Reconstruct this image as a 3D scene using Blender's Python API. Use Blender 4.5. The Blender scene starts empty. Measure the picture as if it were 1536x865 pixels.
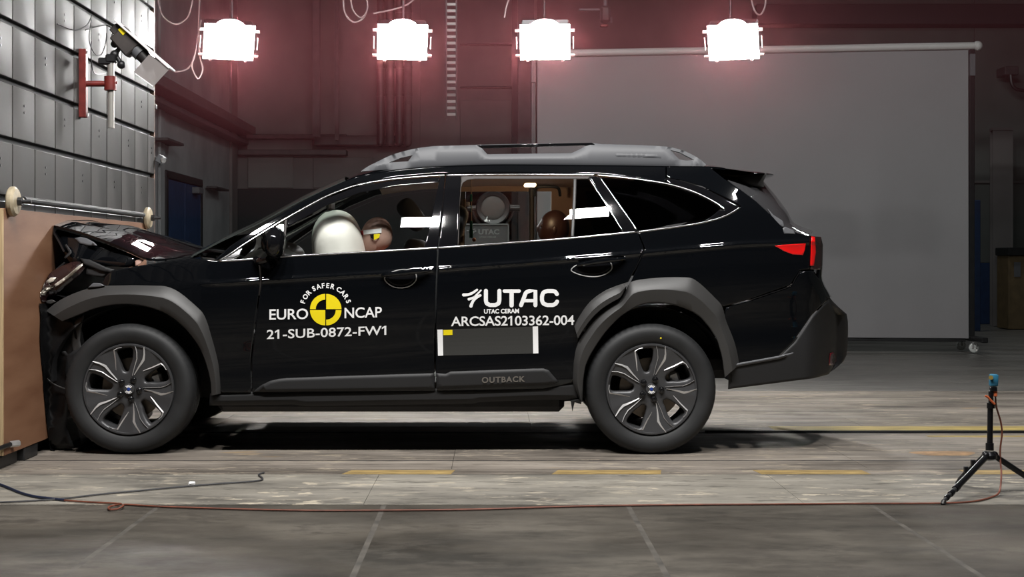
import bpy, bmesh, math, random
import numpy as np
from mathutils import Vector, Matrix, noise
from mathutils.geometry import delaunay_2d_cdt

random.seed(7)
np.random.seed(7)
SC = bpy.context.scene
COL = SC.collection
PI = math.pi

# ------------------------------------------------------------------ camera
F = 2120.0            # focal length in pixels of a 1536 px wide frame
CX, CY = 737.0, 390.0  # where the optical axis meets the frame
CAMZ = 1.05
cam_d = bpy.data.cameras.new('camera')
cam = bpy.data.objects.new('camera', cam_d)
COL.objects.link(cam)
cam.location = (0, 0, CAMZ)
cam.rotation_euler = (PI / 2, 0, 0)
cam_d.sensor_width = 36.0
cam_d.lens = F / 1536 * 36.0
cam_d.shift_x = (768 - CX) / 1536
cam_d.shift_y = -(432.5 - CY) / 1536
cam_d.clip_end = 200
SC.camera = cam

# ------------------------------------------------------------------ world, exposure
w = bpy.data.worlds.new('world')
SC.world = w
w.use_nodes = True
w.node_tree.nodes['Background'].inputs[0].default_value = (0.5, 0.55, 0.6, 1)
w.node_tree.nodes['Background'].inputs[1].default_value = 0.02
SC.view_settings.view_transform = 'Standard'
SC.view_settings.look = 'None'
SC.view_settings.gamma = 1
SC.view_settings.use_curve_mapping = False
SC.view_settings.exposure = 0.0
SC.cycles.use_denoising = True
SC.cycles.max_bounces = 8
SC.cycles.transparent_max_bounces = 16
SC.cycles.caustics_reflective = False
SC.cycles.caustics_refractive = False
SC.cycles.sample_clamp_indirect = 6.0


def area_light(name, loc, target, sx, sy, power, color=(1, 1, 1), spread=180):
    l = bpy.data.lights.new(name, 'AREA')
    l.shape = 'RECTANGLE'
    l.size, l.size_y = sx, sy
    l.energy = power
    l.color = color
    l.spread = math.radians(spread)
    o = bpy.data.objects.new(name, l)
    COL.objects.link(o)
    o.location = loc
    o.rotation_euler = (Vector(target) - Vector(loc)).to_track_quat('-Z', 'Y').to_euler()
    return o


NEAR_Y, NEAR_Z = 4.75, 5.25
for lx, pw in ((-2.28, 128), (-0.88, 162), (0.52, 162), (1.92, 150)):
    area_light('studio_light', (lx, NEAR_Y, NEAR_Z), (lx * 0.8 + 0.1, 7.4, 0.6), 0.33, 0.22, pw, (1.0, 0.985, 0.96))
# added fill lights, unseen above the frame, that brighten the back of the hall
for lx, ly in ((0.5, 14.0), (4.5, 13.0), (0.0, 19.0), (6.0, 20.0)):
    area_light('hall_fill', (lx, ly, 5.3), (lx, ly, 0), 1.2, 0.3, 34, (0.95, 1.0, 1.0))


# ------------------------------------------------------------------ helpers: pixel at a depth -> point
def P(px, py, d):
    return Vector(((px - CX) * d / F, d, CAMZ - (py - CY) * d / F))


def tag(o, label=None, cat=None, group=None, kind=None):
    if label: o['label'] = label
    if cat: o['category'] = cat
    if group: o['group'] = group
    if kind: o['kind'] = kind
    return o


WORLD = {}


def wpos(o):
    return WORLD.get(o.name, Vector((0, 0, 0))) if o else Vector((0, 0, 0))


def empty(name, loc, parent=None):
    o = bpy.data.objects.new(name, None)
    COL.objects.link(o)
    o.empty_display_size = 0.1
    if parent: o.parent = parent
    o.location = Vector(loc) - wpos(parent)
    WORLD[o.name] = Vector(loc)
    return o


def link_mesh(me, name, mat, parent, center):
    o = bpy.data.objects.new(name, me)
    COL.objects.link(o)
    if mat: me.materials.append(mat)
    if parent: o.parent = parent
    o.location = Vector(center) - wpos(parent)
    WORLD[o.name] = Vector(center)
    return o


class MB:
    """collects primitive shapes (world coordinates) into one mesh"""

    def __init__(self):
        self.bm = bmesh.new()

    def add(self, verts, faces):
        vs = [self.bm.verts.new(v) for v in verts]
        for f in faces:
            try:
                self.bm.faces.new([vs[i] for i in f])
            except ValueError:
                pass
        return self

    def box(self, c, s, bev=0.0, rot=None, seg=1):
        b = bmesh.new()
        bmesh.ops.create_cube(b, size=1.0)
        for v in b.verts:
            v.co = Vector((v.co.x * s[0], v.co.y * s[1], v.co.z * s[2]))
        if bev > 0:
            bmesh.ops.bevel(b, geom=list(b.edges), offset=bev, segments=seg, affect='EDGES', profile=0.5)
        m = Matrix.Translation(Vector(c))
        if rot is not None:
            m = m @ (rot.to_4x4() if not isinstance(rot, Matrix) or len(rot) == 3 else rot)
        self._merge(b, m)
        return self

    def _merge(self, b, m):
        b.verts.index_update()
        vs = [self.bm.verts.new(m @ v.co) for v in b.verts]
        for f in b.faces:
            self.bm.faces.new([vs[v.index] for v in f.verts])
        b.free()

    def cyl(self, p0, p1, r0, r1=None, n=16, caps=True):
        r1 = r0 if r1 is None else r1
        p0, p1 = Vector(p0), Vector(p1)
        z = (p1 - p0).normalized()
        x = z.orthogonal().normalized()
        y = z.cross(x)
        A = [self.bm.verts.new(p0 + (x * math.cos(a) + y * math.sin(a)) * r0) for a in (2 * PI * i / n for i in range(n))]
        B = [self.bm.verts.new(p1 + (x * math.cos(a) + y * math.sin(a)) * r1) for a in (2 * PI * i / n for i in range(n))]
        for i in range(n):
            self.bm.faces.new((A[i], A[(i + 1) % n], B[(i + 1) % n], B[i]))
        if caps:
            self.bm.faces.new(A[::-1])
            self.bm.faces.new(B)
        return self

    def lathe(self, prof, origin, axis, n=32, closed=False, rmod=None):
        """prof: list of (radius, along axis)"""
        origin, z = Vector(origin), Vector(axis).normalized()
        x = Vector((1, 0, 0)) if abs(z.x) < 0.9 else Vector((0, 0, 1))
        y = z.cross(x).normalized()
        x = y.cross(z).normalized()
        rings = []
        for j, (r, h) in enumerate(prof):
            if r < 1e-6:
                rings.append([self.bm.verts.new(origin + z * h)])
            else:
                ring = []
                for i in range(n):
                    a = 2 * PI * i / n
                    rr = r + (rmod(j, i) if rmod else 0)
                    ring.append(self.bm.verts.new(origin + z * h + (x * math.cos(a) + y * math.sin(a)) * rr))
                rings.append(ring)
        m = len(prof)
        for j in range(m if closed else m - 1):
            A, B = rings[j], rings[(j + 1) % m]
            for i in range(n):
                k = (i + 1) % n
                if len(A) == 1 and len(B) == 1: continue
                if len(A) == 1:
                    self.bm.faces.new((A[0], B[k], B[i]))
                elif len(B) == 1:
                    self.bm.faces.new((A[i], A[k], B[0]))
                else:
                    self.bm.faces.new((A[i], A[k], B[k], B[i]))
        return self

    def tube(self, pts, r, n=8, closed=False, radii=None):
        pts = [Vector(p) for p in pts]
        m = len(pts)
        rings = []
        up = None
        for i, p in enumerate(pts):
            a = pts[i - 1] if (i > 0 or closed) else pts[i]
            b = pts[(i + 1) % m] if (i < m - 1 or closed) else pts[i]
            t = (b - a)
            if t.length < 1e-9: t = Vector((0, 0, 1))
            t.normalize()
            if up is None:
                up = t.orthogonal().normalized()
            else:
                up = (up - t * up.dot(t))
                up = up.normalized() if up.length > 1e-6 else t.orthogonal().normalized()
            s = t.cross(up)
            rr = radii[i] if radii else r
            rings.append([self.bm.verts.new(p + (up * math.cos(q) + s * math.sin(q)) * rr) for q in (2 * PI * k / n for k in range(n))])
        for i in range(m if closed else m - 1):
            A, B = rings[i], rings[(i + 1) % m]
            for k in range(n):
                self.bm.faces.new((A[k], A[(k + 1) % n], B[(k + 1) % n], B[k]))
        if not closed:
            self.bm.faces.new(rings[0][::-1])
            self.bm.faces.new(rings[-1])
        return self

    def sphere(self, c, r, n=16, sc=(1, 1, 1), rot=None):
        b = bmesh.new()
        bmesh.ops.create_uvsphere(b, u_segments=n, v_segments=max(6, n // 2 + 2), radius=1.0)
        R = rot.to_4x4() if rot is not None else Matrix.Identity(4)
        m = Matrix.Translation(Vector(c)) @ R @ Matrix.Diagonal((r * sc[0], r * sc[1], r * sc[2], 1))
        self._merge(b, m)
        return self

    def build(self, name, mat, parent=None, smooth=35, origin=None):
        bm = self.bm
        bmesh.ops.recalc_face_normals(bm, faces=list(bm.faces))
        bm.verts.ensure_lookup_table()
        if origin is None:
            lo = Vector([min(v.co[k] for v in bm.verts) for k in range(3)])
            hi = Vector([max(v.co[k] for v in bm.verts) for k in range(3)])
            origin = (lo + hi) / 2
        for v in bm.verts: v.co -= Vector(origin)
        me = bpy.data.meshes.new(name)
        bm.to_mesh(me)
        bm.free()
        if smooth:
            for p in me.polygons: p.use_smooth = True
            me.set_sharp_from_angle(angle=math.radians(smooth))
        return link_mesh(me, name, mat, parent, origin)


def copy_tree(o, parent=None):
    c = o.copy()
    COL.objects.link(c)
    c.parent = parent
    WORLD[c.name] = c.location.copy() + wpos(parent)
    for ch in [x for x in o.children]:
        copy_tree(ch, c)
    return c


def cr(pts, n=6, closed=False):
    """Catmull-Rom through points"""
    pts = [Vector(p) for p in pts]
    m = len(pts)
    out = []
    rng = range(m) if closed else range(m - 1)
    for i in rng:
        p0 = pts[i - 1] if (i > 0 or closed) else pts[0]
        p1, p2 = pts[i], pts[(i + 1) % m]
        p3 = pts[(i + 2) % m] if (i + 2 < m or closed) else pts[-1]
        for k in range(n):
            t = k / n
            out.append(0.5 * ((2 * p1) + (p2 - p0) * t + (2 * p0 - 5 * p1 + 4 * p2 - p3) * t * t + (3 * p1 - p0 - 3 * p2 + p3) * t ** 3))
    if not closed: out.append(pts[-1].copy())
    return out


def cr2(pts, n=6, closed=False):
    return [(p[0], p[1]) for p in cr([(a, b, 0) for a, b in pts], n, closed)]


# ------------------------------------------------------------------ materials
MATS = {}


def pmat(name, color, rough=0.5, metal=0.0, spec=0.5, coat=0.0, emit=None, estr=0.0, var=0.0, vscale=8.0, bump=0.0, bscale=60.0, rvar=0.0, stretch=None):
    m = bpy.data.materials.new(name)
    m.use_nodes = True
    nt = m.node_tree
    b = nt.nodes['Principled BSDF']
    b.inputs['Base Color'].default_value = (*color, 1)
    b.inputs['Roughness'].default_value = rough
    b.inputs['Metallic'].default_value = metal
    b.inputs['Specular IOR Level'].default_value = spec
    b.inputs['Coat Weight'].default_value = coat
    b.inputs['Coat Roughness'].default_value = 0.03
    if emit:
        b.inputs['Emission Color'].default_value = (*emit, 1)
        b.inputs['Emission Strength'].default_value = estr
    if var > 0 or rvar > 0 or bump > 0:
        tc = nt.nodes.new('ShaderNodeTexCoord')
        src = tc.outputs['Object']
        if stretch:
            mp = nt.nodes.new('ShaderNodeMapping')
            mp.inputs['Scale'].default_value = stretch
            nt.links.new(src, mp.inputs[0])
            src = mp.outputs[0]
    if var > 0 or rvar > 0:
        n = nt.nodes.new('ShaderNodeTexNoise')
        n.inputs['Scale'].default_value = vscale
        n.inputs['Detail'].default_value = 6
        nt.links.new(src, n.inputs['Vector'])
        if var > 0:
            r = nt.nodes.new('ShaderNodeValToRGB')
            r.color_ramp.elements[0].position = 0.3
            r.color_ramp.elements[1].position = 0.7
            r.color_ramp.elements[0].color = (*[c * (1 - var) for c in color], 1)
            r.color_ramp.elements[1].color = (*[min(1, c * (1 + var)) for c in color], 1)
            nt.links.new(n.outputs[0], r.inputs[0])
            nt.links.new(r.outputs[0], b.inputs['Base Color'])
        if rvar > 0:
            mr = nt.nodes.new('ShaderNodeMapRange')
            mr.inputs[1].default_value, mr.inputs[2].default_value = 0.3, 0.7
            mr.inputs[3].default_value, mr.inputs[4].default_value = max(0.02, rough - rvar), min(1, rough + rvar)
            nt.links.new(n.outputs[0], mr.inputs[0])
            nt.links.new(mr.outputs[0], b.inputs['Roughness'])
    if bump > 0:
        n2 = nt.nodes.new('ShaderNodeTexNoise')
        n2.inputs['Scale'].default_value = bscale
        n2.inputs['Detail'].default_value = 4
        nt.links.new(src, n2.inputs['Vector'])
        bp = nt.nodes.new('ShaderNodeBump')
        bp.inputs['Strength'].default_value = bump
        bp.inputs['Distance'].default_value = 0.01
        nt.links.new(n2.outputs[0], bp.inputs['Height'])
        nt.links.new(bp.outputs[0], b.inputs['Normal'])
    MATS[name] = m
    return m


def glass_mat(name, tint, rough=0.0, light_veil=0.0, hcol=(0.5, 0.6, 0.55), ior=1.45):
    m = bpy.data.materials.new(name)
    m.use_nodes = True
    nt = m.node_tree
    nt.nodes.remove(nt.nodes['Principled BSDF'])
    out = nt.nodes['Material Output']
    tr = nt.nodes.new('ShaderNodeBsdfTransparent')
    tr.inputs[0].default_value = (*tint, 1)
    gl = nt.nodes.new('ShaderNodeBsdfGlossy')
    gl.inputs['Roughness'].default_value = rough
    fr = nt.nodes.new('ShaderNodeFresnel')
    fr.inputs[0].default_value = ior
    mx = nt.nodes.new('ShaderNodeMixShader')
    first = tr.outputs[0]
    if light_veil > 0:
        df = nt.nodes.new('ShaderNodeBsdfDiffuse')
        df.inputs[0].default_value = (*hcol, 1)
        m2 = nt.nodes.new('ShaderNodeMixShader')
        m2.inputs[0].default_value = light_veil
        nt.links.new(tr.outputs[0], m2.inputs[1])
        nt.links.new(df.outputs[0], m2.inputs[2])
        first = m2.outputs[0]
    nt.links.new(fr.outputs[0], mx.inputs[0])
    nt.links.new(first, mx.inputs[1])
    nt.links.new(gl.outputs[0], mx.inputs[2])
    nt.links.new(mx.outputs[0], out.inputs[0])
    MATS[name] = m
    return m


PAINT = pmat('black_paint', (0.003, 0.0035, 0.0045), 0.3, 0, 0.0, 1.0)
GLOSS = pmat('gloss_black', (0.005, 0.005, 0.006), 0.3, 0, 0.0, 1.0)
CHROME = pmat('chrome', (0.78, 0.78, 0.8), 0.14, 1.0)
CLAD = pmat('grey_cladding', (0.043, 0.042, 0.0415), 0.42, 0, 0.4, bump=0.08, bscale=900)
CLAD2 = pmat('dark_cladding', (0.0155, 0.0155, 0.0165), 0.55, 0, 0.4, bump=0.05, bscale=900)
CRUSHED = pmat('crushed_black_plastic', (0.005, 0.005, 0.0055), 0.4, 0, 0.35)
PLASTIC = pmat('black_plastic', (0.012, 0.012, 0.013), 0.55, 0, 0.4, var=0.3, vscale=14)
RAIL = pmat('grey_rail', (0.098, 0.1, 0.108), 0.5, 0.0, 0.4, var=0.04, vscale=5)
RUBBER = pmat('tire_rubber', (0.0145, 0.015, 0.016), 0.62, 0, 0.45, var=0.25, vscale=9, bump=0.05, bscale=200)
RIM = pmat('dark_grey_rim', (0.06, 0.06, 0.063), 0.4, 0.35, 0.5)
RIMB = pmat('machined_alloy', (0.6, 0.59, 0.59), 0.35, 0.5)
DISC = pmat('brake_disc_steel', (0.2, 0.17, 0.14), 0.4, 0.8, var=0.2)
NUT = pmat('black_nut', (0.01, 0.01, 0.011), 0.12, 0.3, 0.5, 0.6)
ALU = pmat('cast_aluminium', (0.6, 0.6, 0.6), 0.4, 0.8, var=0.15, vscale=30)
WHITE = pmat('white_print', (0.86, 0.86, 0.86), 0.5, 0, 0.3)
YELLOW = pmat('yellow_print', (0.85, 0.68, 0.01), 0.5, 0, 0.3)
DGREY = pmat('grey_print', (0.035, 0.035, 0.033), 0.6, 0, 0.3)
SILVERT = pmat('silver_lettering', (0.24, 0.22, 0.2), 0.4, 0.6)
RED_LENS = pmat('red_lens', (0.8, 0.008, 0.008), 0.25, 0, 0.5, 0.6)
SMOKED = pmat('smoked_lens', (0.025, 0.012, 0.012), 0.15, 0, 0.5, 0.8)
DARKRED = pmat('dark_red_reflector', (0.12, 0.01, 0.015), 0.25, 0, 0.5, 0.5)
GLASS = glass_mat('clear_glass', (0.97, 0.985, 0.975))
WSGLASS = glass_mat('windscreen_glass', (0.75, 0.82, 0.79), 0.0, 0.10, (0.42, 0.5, 0.46))  # diffuse green share puts reflected light into the windscreen
TINT = glass_mat('tinted_glass', (0.14, 0.14, 0.15))
REARG = glass_mat('rear_glass', (0.85, 0.85, 0.87), 0.05, 0.3, (0.17, 0.17, 0.18))  # grey diffuse share stands in for light on the rear glass
LENS = glass_mat('clear_lamp_lens', (0.85, 0.85, 0.85), 0.05)
SEAT = pmat('charcoal_fabric', (0.018, 0.018, 0.02), 0.8, bump=0.2, bscale=300)
TRIMB = pmat('tan_interior_trim', (0.36, 0.24, 0.17), 0.7, var=0.06)
TRIMD = pmat('dark_interior_trim', (0.03, 0.024, 0.022), 0.6)
AIRBAG = pmat('airbag_fabric', (0.9, 0.85, 0.8), 0.75, bump=0.1, bscale=40)
SKIN = pmat('dummy_vinyl', (0.44, 0.27, 0.22), 0.5, var=0.08)
SKIN2 = pmat('dark_brown_vinyl', (0.035, 0.014, 0.012), 0.4, var=0.08)
SUIT = pmat('dummy_suit', (0.25, 0.09, 0.06), 0.8, bump=0.1)
GREENF = pmat('green_webbing', (0.005, 0.22, 0.13), 0.6)
TANB = pmat('tan_webbing', (0.34, 0.2, 0.11), 0.6)
RED_STICK = pmat('red_sticker', (0.6, 0.03, 0.02), 0.5)
DOME = pmat('dome_lamp_lens', (1, 0.9, 0.7), 0.4, emit=(1.0, 0.72, 0.42), estr=5.0)
# ================================================================== THE HALL
FLOORZ = 0.0


def floor_mat(name, base, dark, light, streak=(1.2, 6.0, 1), chips=0.0, chipcol=(0.4, 0.36, 0.3), rough=0.6, stain=0.5, yellow=0.0, dens_=1.0):
    m = bpy.data.materials.new(name)
    m.use_nodes = True
    nt = m.node_tree
    L = nt.links.new
    N = nt.nodes.new
    b = nt.nodes['Principled BSDF']
    geo = N('ShaderNodeNewGeometry')

    def noise_(scale, vec, detail=6, rough_=0.6):
        mp = N('ShaderNodeMapping'); mp.inputs['Scale'].default_value = vec
        L(geo.outputs['Position'], mp.inputs[0])
        n = N('ShaderNodeTexNoise'); n.inputs['Scale'].default_value = scale; n.inputs['Detail'].default_value = detail
        n.inputs['Roughness'].default_value = rough_
        L(mp.outputs[0], n.inputs['Vector'])
        return n.outputs[0]

    def ramp(src, p0, p1, c0=(0, 0, 0), c1=(1, 1, 1)):
        r = N('ShaderNodeValToRGB')
        r.color_ramp.elements[0].position, r.color_ramp.elements[1].position = p0, p1
        r.color_ramp.elements[0].color, r.color_ramp.elements[1].color = (*c0, 1), (*c1, 1)
        L(src, r.inputs[0])
        return r.outputs[0]

    def mix(fac, a, c):
        x = N('ShaderNodeMix'); x.data_type = 'RGBA'
        L(fac, x.inputs[0])
        for s, i in ((a, 6), (c, 7)):
            if isinstance(s, tuple): x.inputs[i].default_value = (*s, 1)
            else: L(s, x.inputs[i])
        return x.outputs[2]
    col = ramp(noise_(1.3, streak), 0.36, 0.64, dark, light)
    col = mix(ramp(noise_(5.5 * dens_, streak, 8, 0.75), 0.47, 0.60), col, base)
    st = ramp(noise_(1.0, (1, 2.0, 1), 6, 0.7), 0.52, 0.66)
    sm = N('ShaderNodeMath'); sm.operation = 'MULTIPLY'; sm.inputs[1].default_value = stain; L(st, sm.inputs[0])
    col = mix(sm.outputs[0], col, tuple(c * 0.35 for c in dark))
    if chips > 0:
        c1 = ramp(noise_(7.0, (0.8, 2.0, 1), 4, 0.65), 0.555, 0.585)
        c2 = ramp(noise_(1.6, (1, 1, 1), 3), 0.46, 0.58)
        mm = N('ShaderNodeMath'); mm.operation = 'MULTIPLY'; L(c1, mm.inputs[0]); L(c2, mm.inputs[1])
        m3 = N('ShaderNodeMath'); m3.operation = 'MULTIPLY'; m3.inputs[1].default_value = chips; L(mm.outputs[0], m3.inputs[0])
        col = mix(m3.outputs[0], col, chipcol)
        d1 = ramp(noise_(6.0, (0.6, 3.5, 1), 4, 0.7), 0.57, 0.62)
        m4 = N('ShaderNodeMath'); m4.operation = 'MULTIPLY'; m4.inputs[1].default_value = 0.6 * chips; L(d1, m4.inputs[0])
        col = mix(m4.outputs[0], col, tuple(c * 0.3 for c in dark))
    if yellow > 0:
        y1 = ramp(noise_(1.1, (0.9, 2.2, 1), 3), 0.66, 0.72)
        m5 = N('ShaderNodeMath'); m5.operation = 'MULTIPLY'; m5.inputs[1].default_value = yellow; L(y1, m5.inputs[0])
        col = mix(m5.outputs[0], col, (0.4, 0.25, 0.09))
    L(col, b.inputs['Base Color'])
    rr = N('ShaderNodeMapRange'); rr.inputs[1].default_value, rr.inputs[2].default_value = 0.35, 0.65
    rr.inputs[3].default_value, rr.inputs[4].default_value = rough - 0.12, rough + 0.15
    L(noise_(2.5, streak), rr.inputs[0]); L(rr.outputs[0], b.inputs['Roughness'])
    b.inputs['Specular IOR Level'].default_value = 0.35
    bp = N('ShaderNodeBump'); bp.inputs['Strength'].default_value = 0.25; bp.inputs['Distance'].default_value = 0.004
    L(noise_(22, (1, 1, 1), 6), bp.inputs['Height']); L(bp.outputs[0], b.inputs['Normal'])
    return m


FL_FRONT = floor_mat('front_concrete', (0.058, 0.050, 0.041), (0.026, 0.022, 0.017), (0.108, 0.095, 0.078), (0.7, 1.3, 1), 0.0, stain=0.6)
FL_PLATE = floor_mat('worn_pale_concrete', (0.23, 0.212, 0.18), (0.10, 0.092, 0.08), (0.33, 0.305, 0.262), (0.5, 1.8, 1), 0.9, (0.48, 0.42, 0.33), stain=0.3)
FL_TRACK = floor_mat('track_concrete', (0.205, 0.178, 0.15), (0.085, 0.072, 0.06), (0.32, 0.28, 0.24), (0.35, 2.6, 1), 0.6, (0.40, 0.34, 0.26), stain=0.6, yellow=0.55)
FL_BACK = floor_mat('smooth_grey_concrete', (0.15, 0.142, 0.13), (0.11, 0.105, 0.1), (0.18, 0.17, 0.155), (0.4, 0.9, 1), 0.0, rough=0.42, stain=0.25)
JOINT = pmat('pale_joint_mortar', (0.076, 0.068, 0.058), 0.7, var=0.45, vscale=9)
YPAINT = pmat('worn_yellow_paint', (0.31, 0.215, 0.085), 0.6, var=0.45, vscale=7, stretch=(1, 3, 1))
YPAINT2 = pmat('dirty_yellow_paint', (0.32, 0.24, 0.07), 0.6, var=0.5, vscale=4, stretch=(1, 6, 1))
STEELD = pmat('dark_steel', (0.05, 0.05, 0.052), 0.45, 0.6, var=0.3)
WALLG = pmat('grey_wall_paint', (0.24, 0.245, 0.25), 0.75, var=0.2, vscale=1.5)
WALLB = pmat('brown_grey_wall', (0.13, 0.118, 0.115), 0.8, var=0.25, vscale=0.9)
WALLR = pmat('green_grey_wall', (0.085, 0.09, 0.085), 0.8, var=0.2, vscale=1.2)
DADO = pmat('black_wall_paint', (0.012, 0.012, 0.014), 0.7)
BLACKM = pmat('black_metal', (0.012, 0.012, 0.013), 0.4, 0.2, var=0.2)
DUCT = pmat('dark_duct_metal', (0.05, 0.045, 0.046), 0.6, 0.2, var=0.2)
BLUEM = pmat('blue_door_paint', (0.012, 0.03, 0.085), 0.5, var=0.2)
CEILM = pmat('dark_ceiling', (0.05, 0.048, 0.048), 0.9)

# ---- floor: one base plate, slabs and strips lying in it
mb = MB(); mb.box((2.0, 9.0, -0.11), (26, 30, 0.2))
fl = tag(mb.build('floor', FL_BACK, None, 0), kind='structure')


def slab_box(name, x0, x1, y0, y1, mat, z=0.0, th=0.012, parent=fl):
    mb = MB(); mb.box(((x0 + x1) / 2, (y0 + y1) / 2, z - th / 2), (x1 - x0, y1 - y0, th))
    return mb.build(name, mat, parent, 0)


xs = [-8.0, -4.6, -3.5, -2.45, -1.42, -0.46, 0.585, 1.63, 2.66, 3.7, 4.75, 9.0]
J = 0.011
for a, b_ in zip(xs[:-1], xs[1:]):
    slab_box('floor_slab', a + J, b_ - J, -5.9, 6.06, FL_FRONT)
for x in xs[1:-1]:
    slab_box('joint_strip', x - J - 0.001, x + J + 0.001, -5.9, 6.06, JOINT, z=-0.0003)
xp = [-8.0, -3.1, -0.55, 1.35, 3.25, 5.6, 9.0]
for a, b_ in zip(xp[:-1], xp[1:]):
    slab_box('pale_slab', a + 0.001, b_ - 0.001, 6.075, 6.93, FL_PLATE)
slab_box('track_strip', -8, 9, 6.94, 7.10, FL_TRACK)
xt = [-8.0, -2.2, -0.2, 1.9, 3.9, 9.0]
for a, b_ in zip(xt[:-1], xt[1:]):
    slab_box('track_slab', a + 0.001, b_ - 0.001, 7.108, 8.572, FL_TRACK)
    slab_box('track_slab', a + 0.45 + 0.001, b_ + 0.45 - 0.001, 8.64, 11.35, FL_TRACK)
slab_box('seam_strip', -8, 9, 7.4, 7.414, STEELD, z=0.0008, th=0.003)
for xa in (-0.733, 0.297, 1.327, 2.356, 3.385):
    w_ = 0.535
    dx_ = 0.02 * (1 if xa > 0 else -1)
    mb = MB()
    y0, y1 = 6.935, 7.065
    k = 0.035 if xa < 1 else -0.02
    P4 = [(xa, y0, 0.0012), (xa + w_, y0, 0.0012), (xa + w_ + k * .5, y1, 0.0012), (xa + k, y1, 0.0012)]
    mb.add(P4 + [(p[0], p[1], -0.002) for p in P4], [(0, 1, 2, 3), (0, 4, 5, 1), (1, 5, 6, 2), (2, 6, 7, 3), (3, 7, 4, 0)])
    mb.build('yellow_dash', YPAINT, fl, 0)
slab_box('yellow_line', 1.75, 4.05, 8.72, 8.93, YPAINT2, z=0.0012, th=0.003)
slab_box('yellow_line', 2.6, 5.2, 8.40, 8.46, YPAINT2, z=0.0012, th=0.003)
mb = MB(); E_ = [(2.46 + 0.17 * math.cos(t) * (1 + .15 * math.sin(3 * t)), 7.68 + 0.11 * math.sin(t) * (1 + .2 * math.cos(2 * t))) for t in (2 * PI * k / 24 for k in range(24))]
mb.add([(x, y, 0.001) for x, y in E_], [tuple(range(24))]); mb.build('floor_stain', pmat('orange_brown_stain', (0.29, 0.17, 0.08), 0.6, var=0.45, vscale=14), fl, 0)
# guide rail sunk in the track, with the tow cable in it
mb = MB()
mb.box((0.5, 8.58, -0.004), (16.8, 0.012, 0.012)); mb.box((0.5, 8.634, -0.004), (16.8, 0.01, 0.012)); mb.box((0.5, 8.60, -0.009), (16.8, 0.05, 0.004))
rail_o = mb.build('guide_rail', STEELD, fl, 0)
mb = MB(); mb.tube([(1.3, 8.607, 0.006), (1.5, 8.607, 0.006), (9.0, 8.607, 0.006)], 0.008, 8)
tag(mb.build('tow_cable', BLACKM), 'dark steel tow cable running along the slot behind the car', 'cable')
mb = MB(); mb.tube(cr([(3.47, 8.8, 0.012), (3.9, 8.83, 0.012), (5.5, 8.80, 0.012)], 4), 0.012, 8)
tag(mb.build('power_cable', pmat('blue_black_rubber', (0.01, 0.015, 0.04), 0.5)), 'dark blue cable on the track at the right edge behind the tripod', 'cable')

# ---- walls
def wallbox(name, c, s, mat, parent=None):
    mb = MB(); mb.box(c, s)
    o = mb.build(name, mat, parent, 0)
    if parent is None: tag(o, kind='structure')
    return o


WX = -4.2
BY = 23.4
wb = wallbox('wall_back', (2.4, BY + 0.15, 2.8), (13.2, 0.3, 5.6), WALLB)
wl = wallbox('wall_left', (WX - 0.15, (BY + 10.6) / 2, 2.8), (0.3, BY - 10.6, 5.6), WALLG)
wr = wallbox('wall_right', (9.15, 8.7, 2.8), (0.3, 29.4, 5.6), WALLR)
wf = wallbox('wall_front', (2.4, -6.15, 2.8), (13.2, 0.3, 5.6), WALLB)
wallbox('ceiling', (2.4, 8.7, 5.7), (13.6, 30, 0.2), CEILM)
# black dado and lighter panels of the back wall
XL = lambda px, d=BY: (px - CX) * d / F
ZL = lambda py, d=BY: CAMZ - (py - CY) * d / F


def wallpiece(name, x0, y0, x1, y1, mat, depth=0.06, parent=wb, front=BY):
    a, b_ = P(x0, y0, front), P(x1, y1, front)
    mb = MB(); mb.box(((a.x + b_.x) / 2, front - depth / 2 + 0.01, (a.z + b_.z) / 2), (abs(b_.x - a.x), depth, abs(a.z - b_.z)), min(0.01, depth * .2))
    return mb.build(name, mat, parent, 0)


wallpiece('black_dado', 356, 283, 790, 484, DADO, 0.05)
wallpiece('wall_panel', 372, 232, 440, 282, pmat('dull_wall_panel', (0.15, 0.14, 0.135), 0.8, var=0.2, vscale=1), 0.04)
wallpiece('wall_panel', 470, 236, 560, 282, WALLB, 0.04)
wallpiece('wall_panel', 1462, -20, 1600, 394, WALLR, 0.03)
wallpiece('wall_panel', 806, -20, 1461, 484, WALLR, 0.03)
wallpiece('blue_dado', 1466, 394, 1488, 486, BLUEM, 0.05)
wallpiece('wall_ledge', 1458, 271, 1560, 275, WALLB, 0.07)
for y0, y1 in ((203, 210), (226, 234)):
    wallpiece('trunking', 372 if y0 < 220 else 360, y0, 522, y1, DUCT, 0.25)
wallpiece('trunking_back', 372, 210, 470, 226, WALLB, 0.12)
wallpiece('dark_beam', 475, 206, 614, 220, BLACKM, 0.35)
wallpiece('roof_beam', 1128, 12, 1600, 42, DADO, 0.4)
wallpiece('wall_panel', 630, -10, 770, 330, WALLB, 0.03)
wallpiece('wall_panel', 690, 150, 768, 360, WALLB, 0.05)
wallpiece('cross_bar', 690, 66, 860, 69, DUCT, 0.1)
wallpiece('cross_bar', 690, 130, 770, 133, DUCT, 0.1)
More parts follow.
